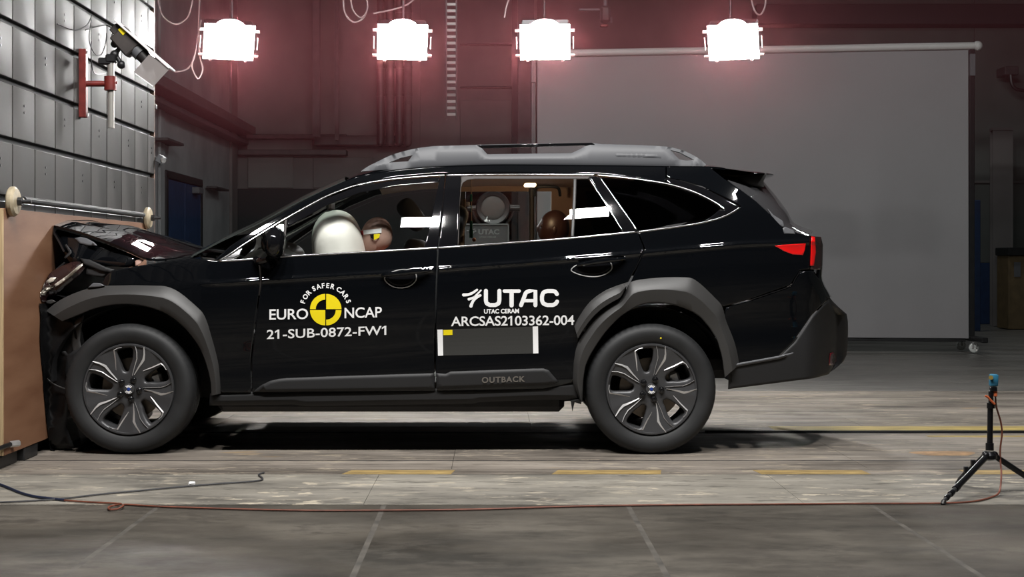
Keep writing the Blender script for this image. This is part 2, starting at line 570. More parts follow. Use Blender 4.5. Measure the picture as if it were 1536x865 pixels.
# side wall: cable duct along it, double blue door, frame
mb = MB()
mb.box((WX + 0.15, (BY + 10.7) / 2, 3.18), (0.3, BY - 10.7, 0.14), 0.01); mb.box((WX + 0.1, (BY + 10.7) / 2, 2.98), (0.2, BY - 10.7, 0.07), 0.01)
mb.build('cable_duct', DUCT, wl, 0)
mb = MB(); mb.box((WX + 0.02, 22.9, 2.8), (0.05, 0.5, 5.4), 0.01); mb.build('wall_post', WALLB, wl, 0)
mb = MB(); mb.box((WX + 0.02, 17.9, 2.8), (0.04, 0.25, 5.4), 0.01); mb.build('wall_post', WALLG, wl, 0)
dr = empty('door_1', (WX + 0.02, 19.1, 0)); tag(dr, kind='structure')
mb = MB()
mb.box((WX + 0.03, 18.05, 1.08), (0.08, 0.09, 2.16), 0.01); mb.box((WX + 0.03, 20.2, 1.08), (0.08, 0.09, 2.16), 0.01); mb.box((WX + 0.03, 19.12, 2.15), (0.08, 2.24, 0.1), 0.01)
mb.build('door_frame', BLACKM, dr, 0)
for yc_ in (18.59, 19.65):
    mb = MB(); mb.box((WX + 0.03, yc_, 1.05), (0.05, 1.03, 2.08), 0.006)
    dl = mb.build('door_leaf', BLUEM, dr, 0)
    mb = MB(); mb.cyl((WX + 0.06, yc_ + (0.4 if yc_ < 19 else -.4), 1.05), (WX + 0.12, yc_ + (0.4 if yc_ < 19 else -.4), 1.05), 0.02); mb.build('door_handle', STEELD, dl)
mb = MB(); mb.box((WX + 0.09, 19.75, 2.02), (0.12, 0.32, 0.09), 0.01); mb.build('door_closer', RAIL, dr)
mb = MB(); mb.sphere((WX + 0.06, 19.0, 0.85), 0.03, 8); mb.build('door_badge', TANB, dr)
mb = MB(); mb.box((WX + 0.1, 17.95, 2.55), (0.2, 0.9, 0.035), 0.005); mb.build('wall_shelf', DUCT, wl, 0)
mb = MB(); mb.box((WX + 0.1, 21.2, 2.12), (0.15, 1.0, 0.03), 0.005); mb.build('wall_shelf', DUCT, wl, 0)

# ventilation pipes: four dark ducts side by side
for i, px in enumerate((571, 585, 599, 612)):
    a = P(px, 110 if i else 120, 22.9)
    b_ = P(px, 214, 22.9)
    mb = MB(); mb.cyl((a.x, 22.9, 5.5), (b_.x, 22.9, b_.z), 0.066, n=14)
    mb.sphere((b_.x, 22.9, b_.z), 0.066, 12)
    for k in range(5): mb.cyl((b_.x, 22.9, b_.z + 0.3 + k * 0.45), (b_.x, 22.9, b_.z + 0.34 + k * 0.45), 0.074, n=14)
    tag(mb.build('vent_duct', [BLACKM, DUCT][i % 2]), ('leftmost', 'second', 'third', 'rightmost')[i] + ' of four vertical dark ducts on the back wall behind the car roof', 'duct', 'vertical ducts on the back wall')
# steel stanchions
for px0, px1, y0, y1, mt, lb in ((768, 776, 90, 330, DADO, 'narrow black steel post just left of the dark column beside the backdrop'), (777, 801, 95, 484, DUCT, 'dark steel column close to the left end of the backdrop'),
                             (1487, 1517, 196, 486, WALLB, 'tall dark green column at the right of the backdrop'), (470, 480, 30, 205, DUCT, 'dim vertical pipe on the back wall left of the vent ducts'), (503, 508, 60, 210, DUCT, 'thin vertical pipe close beside the four vent ducts')):
    d_ = 22.6
    a, b_ = P(px0, y0, d_), P(px1, y1, d_)
    z0 = 0 if y1 > 320 else b_.z
    z1 = a.z if y0 > 150 else 5.6
    wd_ = b_.x - a.x
    cxx = (a.x + b_.x) / 2
    mb = MB()
    mb.box((cxx, d_ - 0.06, (z0 + z1) / 2), (wd_, 0.02, z1 - z0)); mb.box((cxx, d_ + 0.06, (z0 + z1) / 2), (wd_, 0.02, z1 - z0)); mb.box((cxx, d_, (z0 + z1) / 2), (0.03, 0.11, z1 - z0))
    if y0 > 150: mb.box((cxx, d_, z1 + 0.02), (wd_ * 1.05, 0.16, 0.04))
    tag(mb.build('steel_column', mt, None, 0), lb, 'column')
# rung ladder (cable ladder) hanging above the roof
ld = empty('cable_ladder', (XL(677, 20.0), 20.0, 3.0)); tag(ld, 'vertical cable ladder with pale rungs hanging behind the lamps', 'ladder')
for px in (669.5, 684.5):
    mb = MB(); mb.box((XL(px, 20), 20.0, (ZL(179, 20) + 5.55) / 2), (0.02, 0.05, 5.55 - ZL(179, 20))); mb.build('side_rail', DUCT, ld, 0)
for k in range(19):
    y_ = 172 - k * 9.7
    mb = MB(); mb.box((XL(677, 20), 19.98, ZL(y_, 20)), (0.125, 0.03, 0.042), 0.004); mb.build('rung', pmat('zinc', (0.30, 0.28, 0.27), 0.5, 0.3) if k == 0 else MATS['zinc'], ld, 0)

# ---- the crash barrier, its plates and the board clamped on it
STEEL = pmat('barrier_steel', (0.038, 0.0352, 0.0338), 0.58, 0.0, spec=0.2, var=0.6, vscale=2.2, rvar=0.14, bump=0.04, bscale=8, stretch=(1, 1, 0.45))
STEELL = pmat('lower_barrier_steel', (0.06, 0.06, 0.06), 0.45, 0.4, var=0.25, vscale=3, rvar=0.1)
BX_ = -2.47
bar = empty('crash_barrier', (BX_ - 0.6, 8.4, 0)); tag(bar, 'tall steel faced crash barrier wall with slotted plates at left', 'barrier')
mb = MB(); mb.box((BX_ - 0.86, 7.0, 1.75), (1.66, 6.72, 3.5), 0.01); mb.build('barrier_block', pmat('black_barrier_core', (0.01, 0.01, 0.011), 0.7), bar, 0)
cols = [10.372, 10.165] + [9.795 - 0.3575 * k for k in range(0, 16)]
rows = [0.45, 0.755, 1.06, 1.365, 1.665, 1.968, 2.272, 2.575, 2.878, 3.18, 3.48]
gv, gh = 0.006, 0.016
shared = {}
for r0, r1 in zip(rows[:-1], rows[1:]):
    for c1, c0 in zip(cols[:-1], cols[1:]):
        h_, w_ = r1 - r0 - 2 * gh, c1 - c0 - 2 * gv
        key = (round(h_, 3), round(w_, 3), (r0 < 1.3))
        if key not in shared:
            mb = MB(); mb.box((0, 0, 0), (0.04, w_, h_), 0.003)
            o = mb.build('steel_plate', STEEL if r0 > 1.3 else STEELL, bar, 0)
            shared[key] = o
        else:
            o = shared[key].copy(); COL.objects.link(o); o.parent = bar
        p = Vector((BX_ - 0.02, (c0 + c1) / 2, (r0 + r1) / 2))
        o.location = p - wpos(bar); WORLD[o.name] = p
nb = 0
for r0, r1 in zip(rows[3:-1], rows[4:]):
    for k, (c1, c0) in enumerate(zip(cols[:-1], cols[1:])):
        if (k + int(r0 * 3.3)) % 2 and k < 12:
            for dz in (-0.018, 0.018):
                q = (BX_, (c0 + c1) / 2, (r0 + r1) / 2 + dz + 0.03)
                if nb == 0:
                    mb = MB(); mb.cyl((q[0] - .004, q[1], q[2]), (q[0] + 0.003, q[1], q[2]), 0.007, n=8)
                    b0 = mb.build('bolt_hole', BLACKM, bar)
                else:
                    o = b0.copy(); COL.objects.link(o); o.parent = bar; o.location = Vector(q) - wpos(bar)
                nb += 1
# narrow edge strip of the barrier
mb = MB(); mb.box((BX_ - 0.03, 10.385, 1.75), (0.05, 0.02, 3.5)); mb.build('edge_strip', pmat('rusty_edge', (0.2, 0.13, 0.1), 0.6, 0.3, var=0.5, vscale=4), bar, 0)

WOOD = bpy.data.materials.new('plywood'); WOOD.use_nodes = True
nt = WOOD.node_tree; L_ = nt.links.new
g_ = nt.nodes.new('ShaderNodeNewGeometry'); mp = nt.nodes.new('ShaderNodeMapping'); mp.inputs['Scale'].default_value = (1, 0.6, 3.0)
L_(g_.outputs['Position'], mp.inputs[0])
n1 = nt.nodes.new('ShaderNodeTexNoise'); n1.inputs['Scale'].default_value = 2.4; n1.inputs['Detail'].default_value = 7; L_(mp.outputs[0], n1.inputs['Vector'])
r1_ = nt.nodes.new('ShaderNodeValToRGB'); L_(n1.outputs[0], r1_.inputs[0])
r1_.color_ramp.elements[0].position, r1_.color_ramp.elements[1].position = 0.3, 0.7
r1_.color_ramp.elements[0].color, r1_.color_ramp.elements[1].color = (0.17, 0.073, 0.036, 1), (0.28, 0.146, 0.082, 1)
L_(r1_.outputs[0], nt.nodes['Principled BSDF'].inputs['Base Color']); nt.nodes['Principled BSDF'].inputs['Roughness'].default_value = 0.6
WOODE = pmat('plywood_edge', (0.5, 0.36, 0.2), 0.7, var=0.25, vscale=5, stretch=(40, 1, 1))
ply = empty('plywood_board', (-2.45, 8.53, 0.07)); tag(ply, 'brown wooden board clamped to the barrier in front of the car nose', 'board')
mb = MB(); mb.box((-2.4515, 8.5375, 0.69), (0.023, 2.925, 1.24), 0.002); mb.build('board_face', WOOD, ply, 0)
mb = MB(); mb.box((-2.4515, 7.066, 0.69), (0.022, 0.016, 1.236), 0.001); mb.build('board_edge', WOODE, ply, 0)
TANP = pmat('cream_plastic', (0.42, 0.35, 0.24), 0.45, var=0.25, vscale=20)
for k, (y_, z_) in enumerate(((7.16, 1.347), (9.97, 1.347))):
    cl_ = empty('clamp_washer', (-2.42, y_, z_)); tag(cl_, ['cream round clamp washer at the near top corner of the wooden board', 'cream round clamp washer at the far top corner of the wooden board'][k], 'clamp', None)
    mb = MB(); mb.lathe([(0.0, -0.002), (0.068, -0.002), (0.076, 0.006), (0.076, 0.024), (0.064, 0.036), (0.03, 0.040), (0.0, 0.040)], (-2.438, y_, z_), (1, 0, 0), 28); mb.build('washer', TANP, cl_)
    mb = MB(); mb.cyl((-2.40, y_, z_), (-2.375, y_, z_), 0.022, n=6); mb.cyl((-2.40, y_, z_), (-2.33, y_, z_), 0.009); mb.build('nut', STEELD, cl_)
    mb = MB(); mb.cyl((-2.43, y_ + 0.07, z_ + 0.012), (-2.43, y_ + 0.15, z_ + 0.012), 0.016, n=8); mb.build('wedge_pin', [TANP, RAIL][k], cl_)
mb = MB(); mb.cyl((-2.43, 7.34, 1.364), (-2.43, 9.86, 1.364), 0.017, n=10)  # black bar put in for the darkness of the slot
tag(mb.build('dark_slot_bar', DADO), 'long black bar added as the dark slot above the wooden board', 'bar')
lc = empty('board_support', (-2.5, 7.3, 0)); tag(lc, 'dark steel support at the floor under the wooden board', 'support')
mb = MB(); mb.box((-2.52, 7.51, 0.034), (0.15, 0.22, 0.068), 0.004); mb.build('support_block', STEELD, lc, 0)
mb = MB(); mb.box((-2.53, 6.9, 0.032), (0.13, 0.9, 0.062), 0.004); mb.build('support_beam', BLACKM, lc, 0)
mb = MB(); mb.cyl((-2.435, 6.9, 0.12), (-2.435, 7.15, 0.118), 0.012); mb.build('clamp_rod', BLACKM, lc)
mb = MB(); mb.cyl((-2.44, 7.16, 0.118), (-2.405, 7.2, 0.118), 0.016, n=6); mb.build('clamp_nut', ALU, lc)

# small boxes on the far edge of the barrier
jb = empty('junction_box', P(241, 240, 10.42)); tag(jb, 'small pale camera box on the far edge of the barrier', 'box')
c = P(241, 239, 10.42)
mb = MB(); mb.box(c, (0.055, 0.07, 0.06), 0.006, Matrix.Rotation(0.5, 3, 'Y')); mb.build('housing', RAIL, jb)
mb = MB(); mb.cyl(c + Vector((0.02, -0.03, -0.005)), c + Vector((0.035, -0.05, -0.012)), 0.018); mb.build('lens', ALU, jb)
mb = MB(); mb.cyl(c + Vector((-0.09, 0, 0.02)), c, 0.012); mb.cyl(c, c + Vector((-.01, 0, -0.06)), 0.01); mb.build('arm', STEELD, jb)
c = P(234, 160, 10.42)
mb = MB(); mb.box(c + Vector((-.02, 0, 0)), (0.05, 0.05, 0.035), 0.005); mb.box(c + Vector((-.03, 0, -.05)), (0.03, 0.04, 0.02), 0.004)
tag(mb.build('bracket_clip', RAIL), 'tiny pale clip on the barrier edge above the camera box', 'clip')

# ---- red bracket with pole, camera on it
REDP = pmat('red_paint', (0.14, 0.016, 0.013), 0.45, var=0.3, vscale=20)
DB = 8.49
br = empty('camera_bracket', P(125, 125, DB)); tag(br, 'red steel bracket with silver pole bolted to the barrier wall', 'bracket')
mb = MB(); mb.box(P(124.7, 125, DB), (0.045, 0.05, 0.412), 0.004); mb.build('wall_bar', REDP, br, 30)
mb = MB(); mb.cyl(P(128, 125.5, DB), P(160, 125.5, DB), 0.018, n=14); mb.build('arm', REDP, br)
mb = MB(); mb.cyl(P(165.6, 114.5, DB), P(165.6, 135.5, DB), 0.036, n=20); mb.cyl(P(172, 124, DB), P(176, 124, DB), 0.008); mb.build('collar', REDP, br)
mb = MB(); mb.cyl(P(166.6, 93, DB), P(166.6, 192, DB), 0.020, n=20); mb.build('pole', pmat('bright_steel_tube', (0.42, 0.4, 0.37), 0.35, 0.5), br)
for y_ in (78, 172):
    mb = MB(); mb.cyl(P(130, y_, DB), P(132.5, y_, DB), 0.01, n=6); mb.build('bolt', ALU, br)
hc = empty('high_speed_camera', P(200, 75, DB)); tag(hc, 'dark camera with white shield plate aimed down at the car nose', 'camera')


def C2(px, py, dy=0.0): return P(px, py, DB) + Vector((0, dy, 0))


ax = (C2(232, 104) - C2(180, 46)).normalized()
R = Vector((1, 0, 0)).rotation_difference(ax).to_matrix()
mb = MB(); mb.box(C2(190, 63), (0.15, 0.10, 0.115), 0.008, R); mb.box(C2(176, 46), (0.06, 0.07, 0.06), 0.006, R); mb.build('camera_body', pmat('brown_black_casing', (0.035, 0.028, 0.026), 0.5, var=0.3), hc)
mb = MB(); mb.cyl(C2(201, 70), C2(212, 81), 0.046, 0.05, 20); mb.build('lens_mount', RAIL, hc)
mb = MB(); mb.cyl(C2(211, 80), C2(220, 90), 0.042, 0.038, 20); mb.cyl(C2(220, 90), C2(229, 100), 0.038, 0.055, 20); mb.build('lens_hood', pmat('black_rubber', (0.02, 0.017, 0.017), 0.5), hc)
mb = MB(); mb.box(C2(187, 48.5, -0.053), (0.045, 0.004, 0.030), 0.001, R); mb.build('label', YELLOW, hc)
a, b_ = C2(176, 32.5), C2(258, 104.5)
ax2 = (b_ - a)
R2 = Vector((1, 0, 0)).rotation_difference(ax2.normalized()).to_matrix()
mb = MB(); mb.box((a + b_) / 2, (ax2.length, 0.16, 0.011), 0.002, R2); mb.build('shield_plate', pmat('white_plate', (0.8, 0.76, 0.76), 0.4), hc)
q = [C2(258, 106, -0.07), C2(234, 132, -0.07), C2(205, 110, -0.07), C2(228, 84, -0.07)]
mb = MB(); mb.add(q + [v + Vector((0, 0.006, 0)) for v in q], [(0, 1, 2, 3), (7, 6, 5, 4), (0, 4, 5, 1), (1, 5, 6, 2), (2, 6, 7, 3), (3, 7, 4, 0)])
mb.build('side_shield', glass_mat('grey_acrylic', (0.55, 0.55, 0.55), 0.2, 0.5, (0.42, 0.38, 0.37)), hc, 0)
mb = MB(); mb.cyl(C2(207.5, 113, -0.075), C2(234, 132, -0.075), 0.004, n=6); mb.build('shield_edge', WHITE, hc)
mb = MB(); mb.box(C2(158, 92), (0.075, 0.05, 0.04), 0.006); mb.box(C2(167, 88), (0.06, 0.06, 0.05), 0.008); mb.sphere(C2(172, 82), 0.028, 12); mb.sphere(C2(182, 97), 0.026, 12); mb.cyl(C2(176, 86), C2(182, 97), 0.014)
mb.cyl(C2(172, 82), C2(181, 70), 0.014); mb.sphere(C2(172, 66), 0.024, 10); mb.build('ball_head', BLACKM, hc)
mb = MB(); mb.cyl(C2(174, 84), C2(174.5, 78), 0.012); mb.build('adjust_knob', pmat('dull_brass', (0.4, 0.3, 0.08), 0.4, 0.6), hc)
# thin cables of the camera on the barrier
CABLE = pmat('grey_cable', (0.03, 0.028, 0.03), 0.5)
PINKC = pmat('pale_cable', (0.24, 0.19, 0.19), 0.6)
for i, (pts, lb) in enumerate(((((175, 50), (160, 38), (140, 42), (128, 45)), 'thin dark cable running left from the camera along the barrier plates'),
                               (((138, 22), (130, 38), (112, 45), (86, 36)), 'thin dark cable sagging across the upper barrier plates'),
                               (((160, 50), (158, 66), (152, 82), (142, 80), (134, 60), (137, 30)), 'looped dark cable left of the camera on the barrier plates'),
                               (((137, 62), (137, 90), (142, 110), (158, 110)), 'thin dark cable hanging down beside the red bracket'),
                               (((176, 45), (168, 52), (172, 60), (178, 56)), 'tight small cable loop at the back of the camera'))):
    p3 = [Vector((BX_ + 0.03 + 0.02 * j, (BX_ + 0.03) * -F / (CX - a), 0)) for j, (a, b) in enumerate(pts)] if False else None
    L3 = []
    for j, (a, b) in enumerate(pts):
        if (i in (0,) and j == 0) or i == 4: L3.append(P(a, b, DB))
        else:
            d_ = (-(BX_ + 0.012)) * F / (CX - a)
            L3.append(P(a, b, d_))
    mb = MB(); mb.tube(cr(L3, 6), 0.0035, 6)
    tag(mb.build('camera_cable', CABLE), lb, 'cable', 'camera cables on the barrier')

# ---- flood lamps over the far side of the car
LAMPD = 11.7
LAMPM = pmat('lamp_lens', (1, 1, 1), 0.3, emit=(1.0, 0.97, 0.95), estr=200.0)
LAMPT = pmat('lamp_glare', (1, 1, 1), 0.3, emit=(1.0, 0.94, 0.97), estr=60.0)  # emission of the added glare bulge
PALEM = pmat('pale_lamp_bracket', (0.75, 0.55, 0.53), 0.4, 0.2)
names = ['leftmost flood lamp glowing white nearest the barrier', 'second flood lamp from the left above the bonnet end of the car', 'third flood lamp from the left, above the car roof', 'rightmost flood lamp glowing white in front of the backdrop']
for i, px in enumerate((343.5, 603.5, 817.5, 1100.0)):
    c = P(px, 63, LAMPD)
    lp = empty('flood_lamp', c); tag(lp, names[i], 'lamp', 'flood lamps in a row under the roof')
    yaw = math.atan2(c.x - 0.0, 6.0) * 0.9     # turned towards the car
    Rz = Matrix.Rotation(-yaw, 3, 'Z')
    Rl = Rz @ Matrix.Rotation(math.radians(30), 3, 'X')
    T = lambda v: c + Rl @ Vector(v)

    def lbox(v, s, bev=0.0):
        mb.box(T(v), s, bev, Rl)
    mb = MB(); lbox((0, 0.07, 0), (0.40, 0.13, 0.295), 0.012); lbox((0, 0.16, 0), (0.30, 0.08, 0.2), 0.02); mb.build('housing', BLACKM, lp, 0)
    mb = MB(); lbox((0, -0.002, 0), (0.41, 0.018, 0.30)); mb.build('lens_panel', LAMPM, lp, 0)
    mb = MB(); mb.sphere(T((0, 0.0, 0.135)), 1, 20, (0.12, 0.02, 0.065), Rl); mb.build('glare_bulge', LAMPT, lp)  # glowing bulge added on top of each lamp for its overexposed glare
    mb = MB()
    for sx in (-1, 1):
        for sz in (-1, 1):
            mb = MB(); mb.cyl(T((sx * 0.2, -0.01, sz * 0.11 - 0.005)), T((sx * 0.245, -0.01, sz * 0.11 - 0.005)), 0.012, n=10); mb.build('pin', PALEM, lp)
        mb = MB(); mb.box(T((sx * 0.145, -0.005, -0.157)), (0.02, 0.03, 0.02), 0.003, Rl); mb.build('clip', PALEM, lp)
        mb = MB(); mb.box(T((sx * 0.236, -0.005, -0.004)), (0.008, 0.01, 0.105), 0.002, Rl); mb.build('side_bar', PALEM, lp, 0)
    mb = MB(); mb.cyl(c + Vector((0, 0.14, 0.02)), c + Vector((0, 0.14, 4.38 - c.z)), 0.009)
    mb.build('yoke', BLACKM, lp, 0)
mb = MB(); mb.cyl((-4.1, LAMPD + 0.14, 4.4), (8.9, LAMPD + 0.14, 4.4), 0.03, n=12)
for x in (-3.2, -.1, 3.4, 7): mb.cyl((x, LAMPD + 0.14, 4.4), (x, LAMPD + 0.14, 5.59), 0.015)
tag(mb.build('lighting_pipe', BLACKM), 'black lighting pipe the flood lamps hang from', 'pipe')
for i, (pts, lb) in enumerate(((((236, -8), (243, 22), (262, 36), (280, 28), (287, 10), (290, -8)), 'pale cable loop hanging left of the leftmost flood lamp'),
                               (((262, 108), (280, 104), (291, 88), (296, 60), (302, 30)), 'pale cable curving down to the camera shield from the leftmost lamp'),
                               (((293, 80), (288, 100), (297, 118), (304, 104), (300, 84), (298, 40), (300, -10)), 'coiled pale cable dangling by the leftmost flood lamp'),
                               (((515, -8), (517, 18), (530, 33), (546, 26), (551, 8), (549, -8)), 'wide pale cable loop left of the second flood lamp'),
                               (((526, -8), (529, 14), (541, 26), (551, 14), (549, -8)), 'inner pale cable loop left of the second flood lamp'),
                               (((560, 20), (590, 14), (612, 6), (628, -8)), 'pale cable rising above the second flood lamp'),
                               (((757, 26), (760, 8), (766, -8)), 'short pale cable by the third flood lamp'),
                               (((1126, -6), (1132, 16), (1140, 22), (1147, 12), (1149, -6)), 'narrow pale cable loop above the rightmost flood lamp'))):
    mb = MB(); mb.tube(cr([P(a, b, 11.95 + 0.02 * j) for j, (a, b) in enumerate(pts)], 6), 0.007, 6)
    tag(mb.build('lamp_cable', PINKC), lb, 'cable', 'lamp cables')
# dim device on the far roof steel right of the third lamp
dv = empty('ceiling_camera', P(905, 22, 16.5)); tag(dv, 'dim grey camera on an arm above the backdrop bar', 'camera')
mb = MB(); mb.box(P(908, 22, 16.5), (0.12, 0.12, 0.20), 0.03); mb.build('camera_case', DUCT, dv)
mb = MB(); mb.box(P(884, 14.5, 16.5), (0.24, 0.03, 0.022), 0.004); mb.cyl(P(908, 12, 16.5), P(908, -70, 16.5), 0.02); mb.build('arm', RAIL, dv)
mb = MB(); mb.box(P(917, 30, 16.45), (0.02, 0.03, 0.07), 0.004); mb.build('lever', RAIL, dv)
mb = MB(); mb.box(P(906, 38.5, 16.45), (0.09, 0.05, 0.03), 0.008); mb.build('indicator', REDP, dv)

# ---- backdrop on its wheeled frame
BD0, BD1 = 16.72, 16.1     # depth at its left end and right end
FAB = pmat('grey_backdrop_fabric', (0.225, 0.218, 0.224), 0.9, var=0.04, vscale=1.2, bump=0.03, bscale=3)
bd = empty('backdrop_screen', (2.9, 16.4, 0)); tag(bd, 'large grey fabric backdrop on a wheeled frame behind the car', 'screen')
a, b_ = P(806, 90, BD0), P(1452, 75, BD1)
zt, zb_ = 3.44, P(1452, 507, BD1).z
mb = MB()
n = 40
rows_ = []
for i in range(n + 1):
    t = i / n
    q = a.lerp(b_, t)
    wv = 0.012 * math.sin(t * 23) + 0.008 * math.sin(t * 61 + 1)
    rows_.append([mb.bm.verts.new((q.x, q.y + wv * k, z)) for z, k in ((zt + (zb_ - zt) * r / 12, r / 12) for r in range(13))])
for i in range(n):
    for k in range(12): mb.bm.faces.new((rows_[i][k], rows_[i][k + 1], rows_[i + 1][k + 1], rows_[i + 1][k]))
bmesh.ops.recalc_face_normals(mb.bm, faces=list(mb.bm.faces))
bmesh.ops.solidify(mb.bm, geom=list(mb.bm.faces), thickness=0.012)
mb.build('fabric', FAB, bd, 40)
mb = MB(); mb.cyl((a.x - 0.02, a.y, 3.49), (b_.x + 0.09, b_.y, 3.49), 0.042, n=14); mb.sphere((b_.x + 0.11, b_.y, 3.49), 0.055, 12); mb.build('top_bar', pmat('pale_bar', (0.46, 0.45, 0.44), 0.5), bd)
for (q, sgn) in ((a, -1), (b_, 1)):
    x = q.x + sgn * 0.045
    mb = MB(); mb.box((x, q.y + 0.02, 1.8), (0.06, 0.06, 3.3), 0.006); po = mb.build('post', BLACKM, bd, 0)
    mb = MB(); mb.box((x, q.y - 0.005, 3.27), (0.062, 0.07, 0.25), 0.006); mb.build('post_sleeve', RAIL, po, 0)
    mb = MB(); mb.box((x, q.y + 0.02, 0.16), (0.07, 0.9, 0.06), 0.008); mb.build('foot', BLACKM, bd, 0)
    for dy in (-0.02, 0.42):
        cas = MB(); cas.lathe([(0.0, -0.02), (0.045, -0.02), (0.055, -0.012), (0.055, 0.012), (0.045, 0.02), (0, 0.02)], (x, q.y + dy - 0.04, 0.056), (0, 1, 0), 18)
        ow = cas.build('caster', pmat('white_wheel', (0.6, 0.62, 0.6), 0.4) if 'white_wheel' not in MATS else MATS['white_wheel'], bd)
        mb = MB(); mb.box((x, q.y + dy - 0.04, 0.118), (0.05, 0.09, 0.03), 0.004); mb.box((x - .02, q.y + dy - .07, 0.085), (0.012, 0.012, 0.07)); mb.box((x + .02, q.y + dy - .07, 0.085), (0.012, 0.012, 0.07)); mb.build('caster_fork', ALU, ow, 0)
mb = MB(); mb.box(((a.x + b_.x) / 2, (a.y + b_.y) / 2 + 0.03, 0.145), (b_.x - a.x, 0.05, 0.05), 0.004, Matrix.Rotation(math.atan2(b_.y - a.y, b_.x - a.x), 3, 'Z')); mb.build('bottom_bar', BLACKM, bd, 0)

# ---- sign and round studio lamp seen through the rear door windows
SD = 12.6
sg = empty('sign_board', (P(735, 400, SD).x, SD, 0)); tag(sg, 'grey lettered sign board seen through the rear door window', 'sign')
a, b_ = P(690, 336.5, SD), P(762.5, 420, SD)
SIGN = pmat('dark_grey_sign', (0.018, 0.019, 0.02), 0.6)
mb = MB(); mb.box(((a.x + b_.x) / 2, SD + 0.012, (a.z + b_.z) / 2), (b_.x - a.x, 0.02, a.z - b_.z), 0.003); mb.build('board', SIGN, sg, 0)
mb = MB()
for q, s in (((a.x, (a.z + b_.z) / 2), (0.015, a.z - b_.z)), ((b_.x, (a.z + b_.z) / 2), (0.015, a.z - b_.z))): mb.box((q[0], SD, q[1]), (s[0], 0.03, s[1]), 0.002)
mb.box(((a.x + b_.x) / 2, SD, a.z), (b_.x - a.x, 0.03, 0.015), 0.002); mb.build('sign_frame', pmat('grey_frame', (0.05, 0.052, 0.052), 0.5), sg, 0)
for x in (a.x + 0.05, b_.x - 0.05):
    mb = MB(); mb.box((x, SD + 0.03, b_.z / 2), (0.03, 0.03, b_.z + 0.1), 0.003); mb.box((x, SD + 0.03, 0.015), (0.05, 0.4, 0.03), 0.004); mb.build('leg', BLACKM, sg, 0)
SGT = pmat('pale_grey_print', (0.09, 0.092, 0.092), 0.6)
for s_, x0, x1, y0, y1, bo in (('UTAC', 717.5, 749, 343.5, 351.5, 0.04), ('UTAC CERAM', 719, 744, 354, 356.6, 0.02)):
    v, f = None, None
    cu = bpy.data.curves.new('lettering', 'FONT'); cu.body = s_; cu.offset = bo; cu.resolution_u = 3
    o = bpy.data.objects.new('lettering', cu); COL.objects.link(o); bpy.context.view_layer.update()
    me = bpy.data.meshes.new_from_object(o.evaluated_get(bpy.context.evaluated_depsgraph_get()))
    v = np.array([(q.co.x, q.co.y) for q in me.vertices]); f = [tuple(p.vertices) for p in me.polygons]
    bpy.data.objects.remove(o); bpy.data.curves.remove(cu)
    lo, hi = v.min(0), v.max(0); t = (v - lo) / (hi - lo)
    mb = MB(); mb.add([P(x0 + (x1 - x0) * q[0], y1 + (y0 - y1) * q[1], SD - 0.001) for q in t], f); mb.build('sign_lettering', SGT, sg, 0)
mb = MB()
for pts in (((700, 346.5), (706, 346), (713, 343.2)), ((705, 349.5), (710, 347.5), (714, 345)), ((708.5, 352.5), (710.5, 349), (714.5, 346.8))):
    mb.tube(cr([P(x, y, SD - 0.002) for x, y in pts], 4), 0.006, 6)
mb.build('sign_emblem', SGT, sg)

RD = 13.2
ro = empty('studio_lamp', (P(739, 311, RD).x, RD, 0)); tag(ro, 'round unlit studio lamp with dark rim seen through the car windows', 'lamp')
c = P(739.5, 311.5, RD)
mb = MB(); mb.lathe([(0.0, 0.0), (0.09, -0.012), (0.113, -0.004), (0.113, 0.01), (0, 0.01)], c, (0, 1, 0), 36); mb.build('front_lens', pmat('dusty_grey_lens', (0.035, 0.032, 0.03), 0.6), ro)
mb = MB(); mb.lathe([(0.115, -0.02), (0.15, -0.03), (0.16, -0.01), (0.155, 0.05), (0.13, 0.22), (0.0, 0.25)], c, (0, 1, 0), 36); mb.build('lamp_barrel', BLACKM, ro)
mb = MB(); mb.tube([c + Vector((math.cos(t) * .19, 0.08, math.sin(t) * .19)) for t in (math.radians(180 + 180 * k / 16) for k in range(17))], 0.012, 8); mb.cyl(c + Vector((0.15, 0.08, 0)), c + Vector((0.25, 0.08, 0)), 0.03); mb.cyl(c + Vector((-0.15, 0.08, 0)), c + Vector((-0.24, 0.08, 0)), 0.025); mb.build('yoke', BLACKM, ro)
mb = MB(); mb.cyl((c.x, RD + 0.08, 0.5), (c.x, RD + 0.08, c.z - 0.18), 0.02)
mb.build('stand_pole', STEELD, ro)
for k in range(3):
    t = math.radians(90 + 120 * k)
    mb = MB(); mb.cyl((c.x, RD + 0.08, 0.6), (c.x + math.cos(t) * .45, RD + 0.08 + math.sin(t) * .45, 0.02), 0.014); mb.build('leg', STEELD, ro)
mb = MB(); mb.box(P(729, 331, RD - 0.1), (0.03, 0.03, 0.02), 0.004); mb.box(P(734, 331, RD - .1), (0.012, 0.03, 0.012), 0.002); mb.cyl(P(729, 331, RD - .1), P(731, 325, RD), 0.006); mb.build('knob', WHITE, ro)

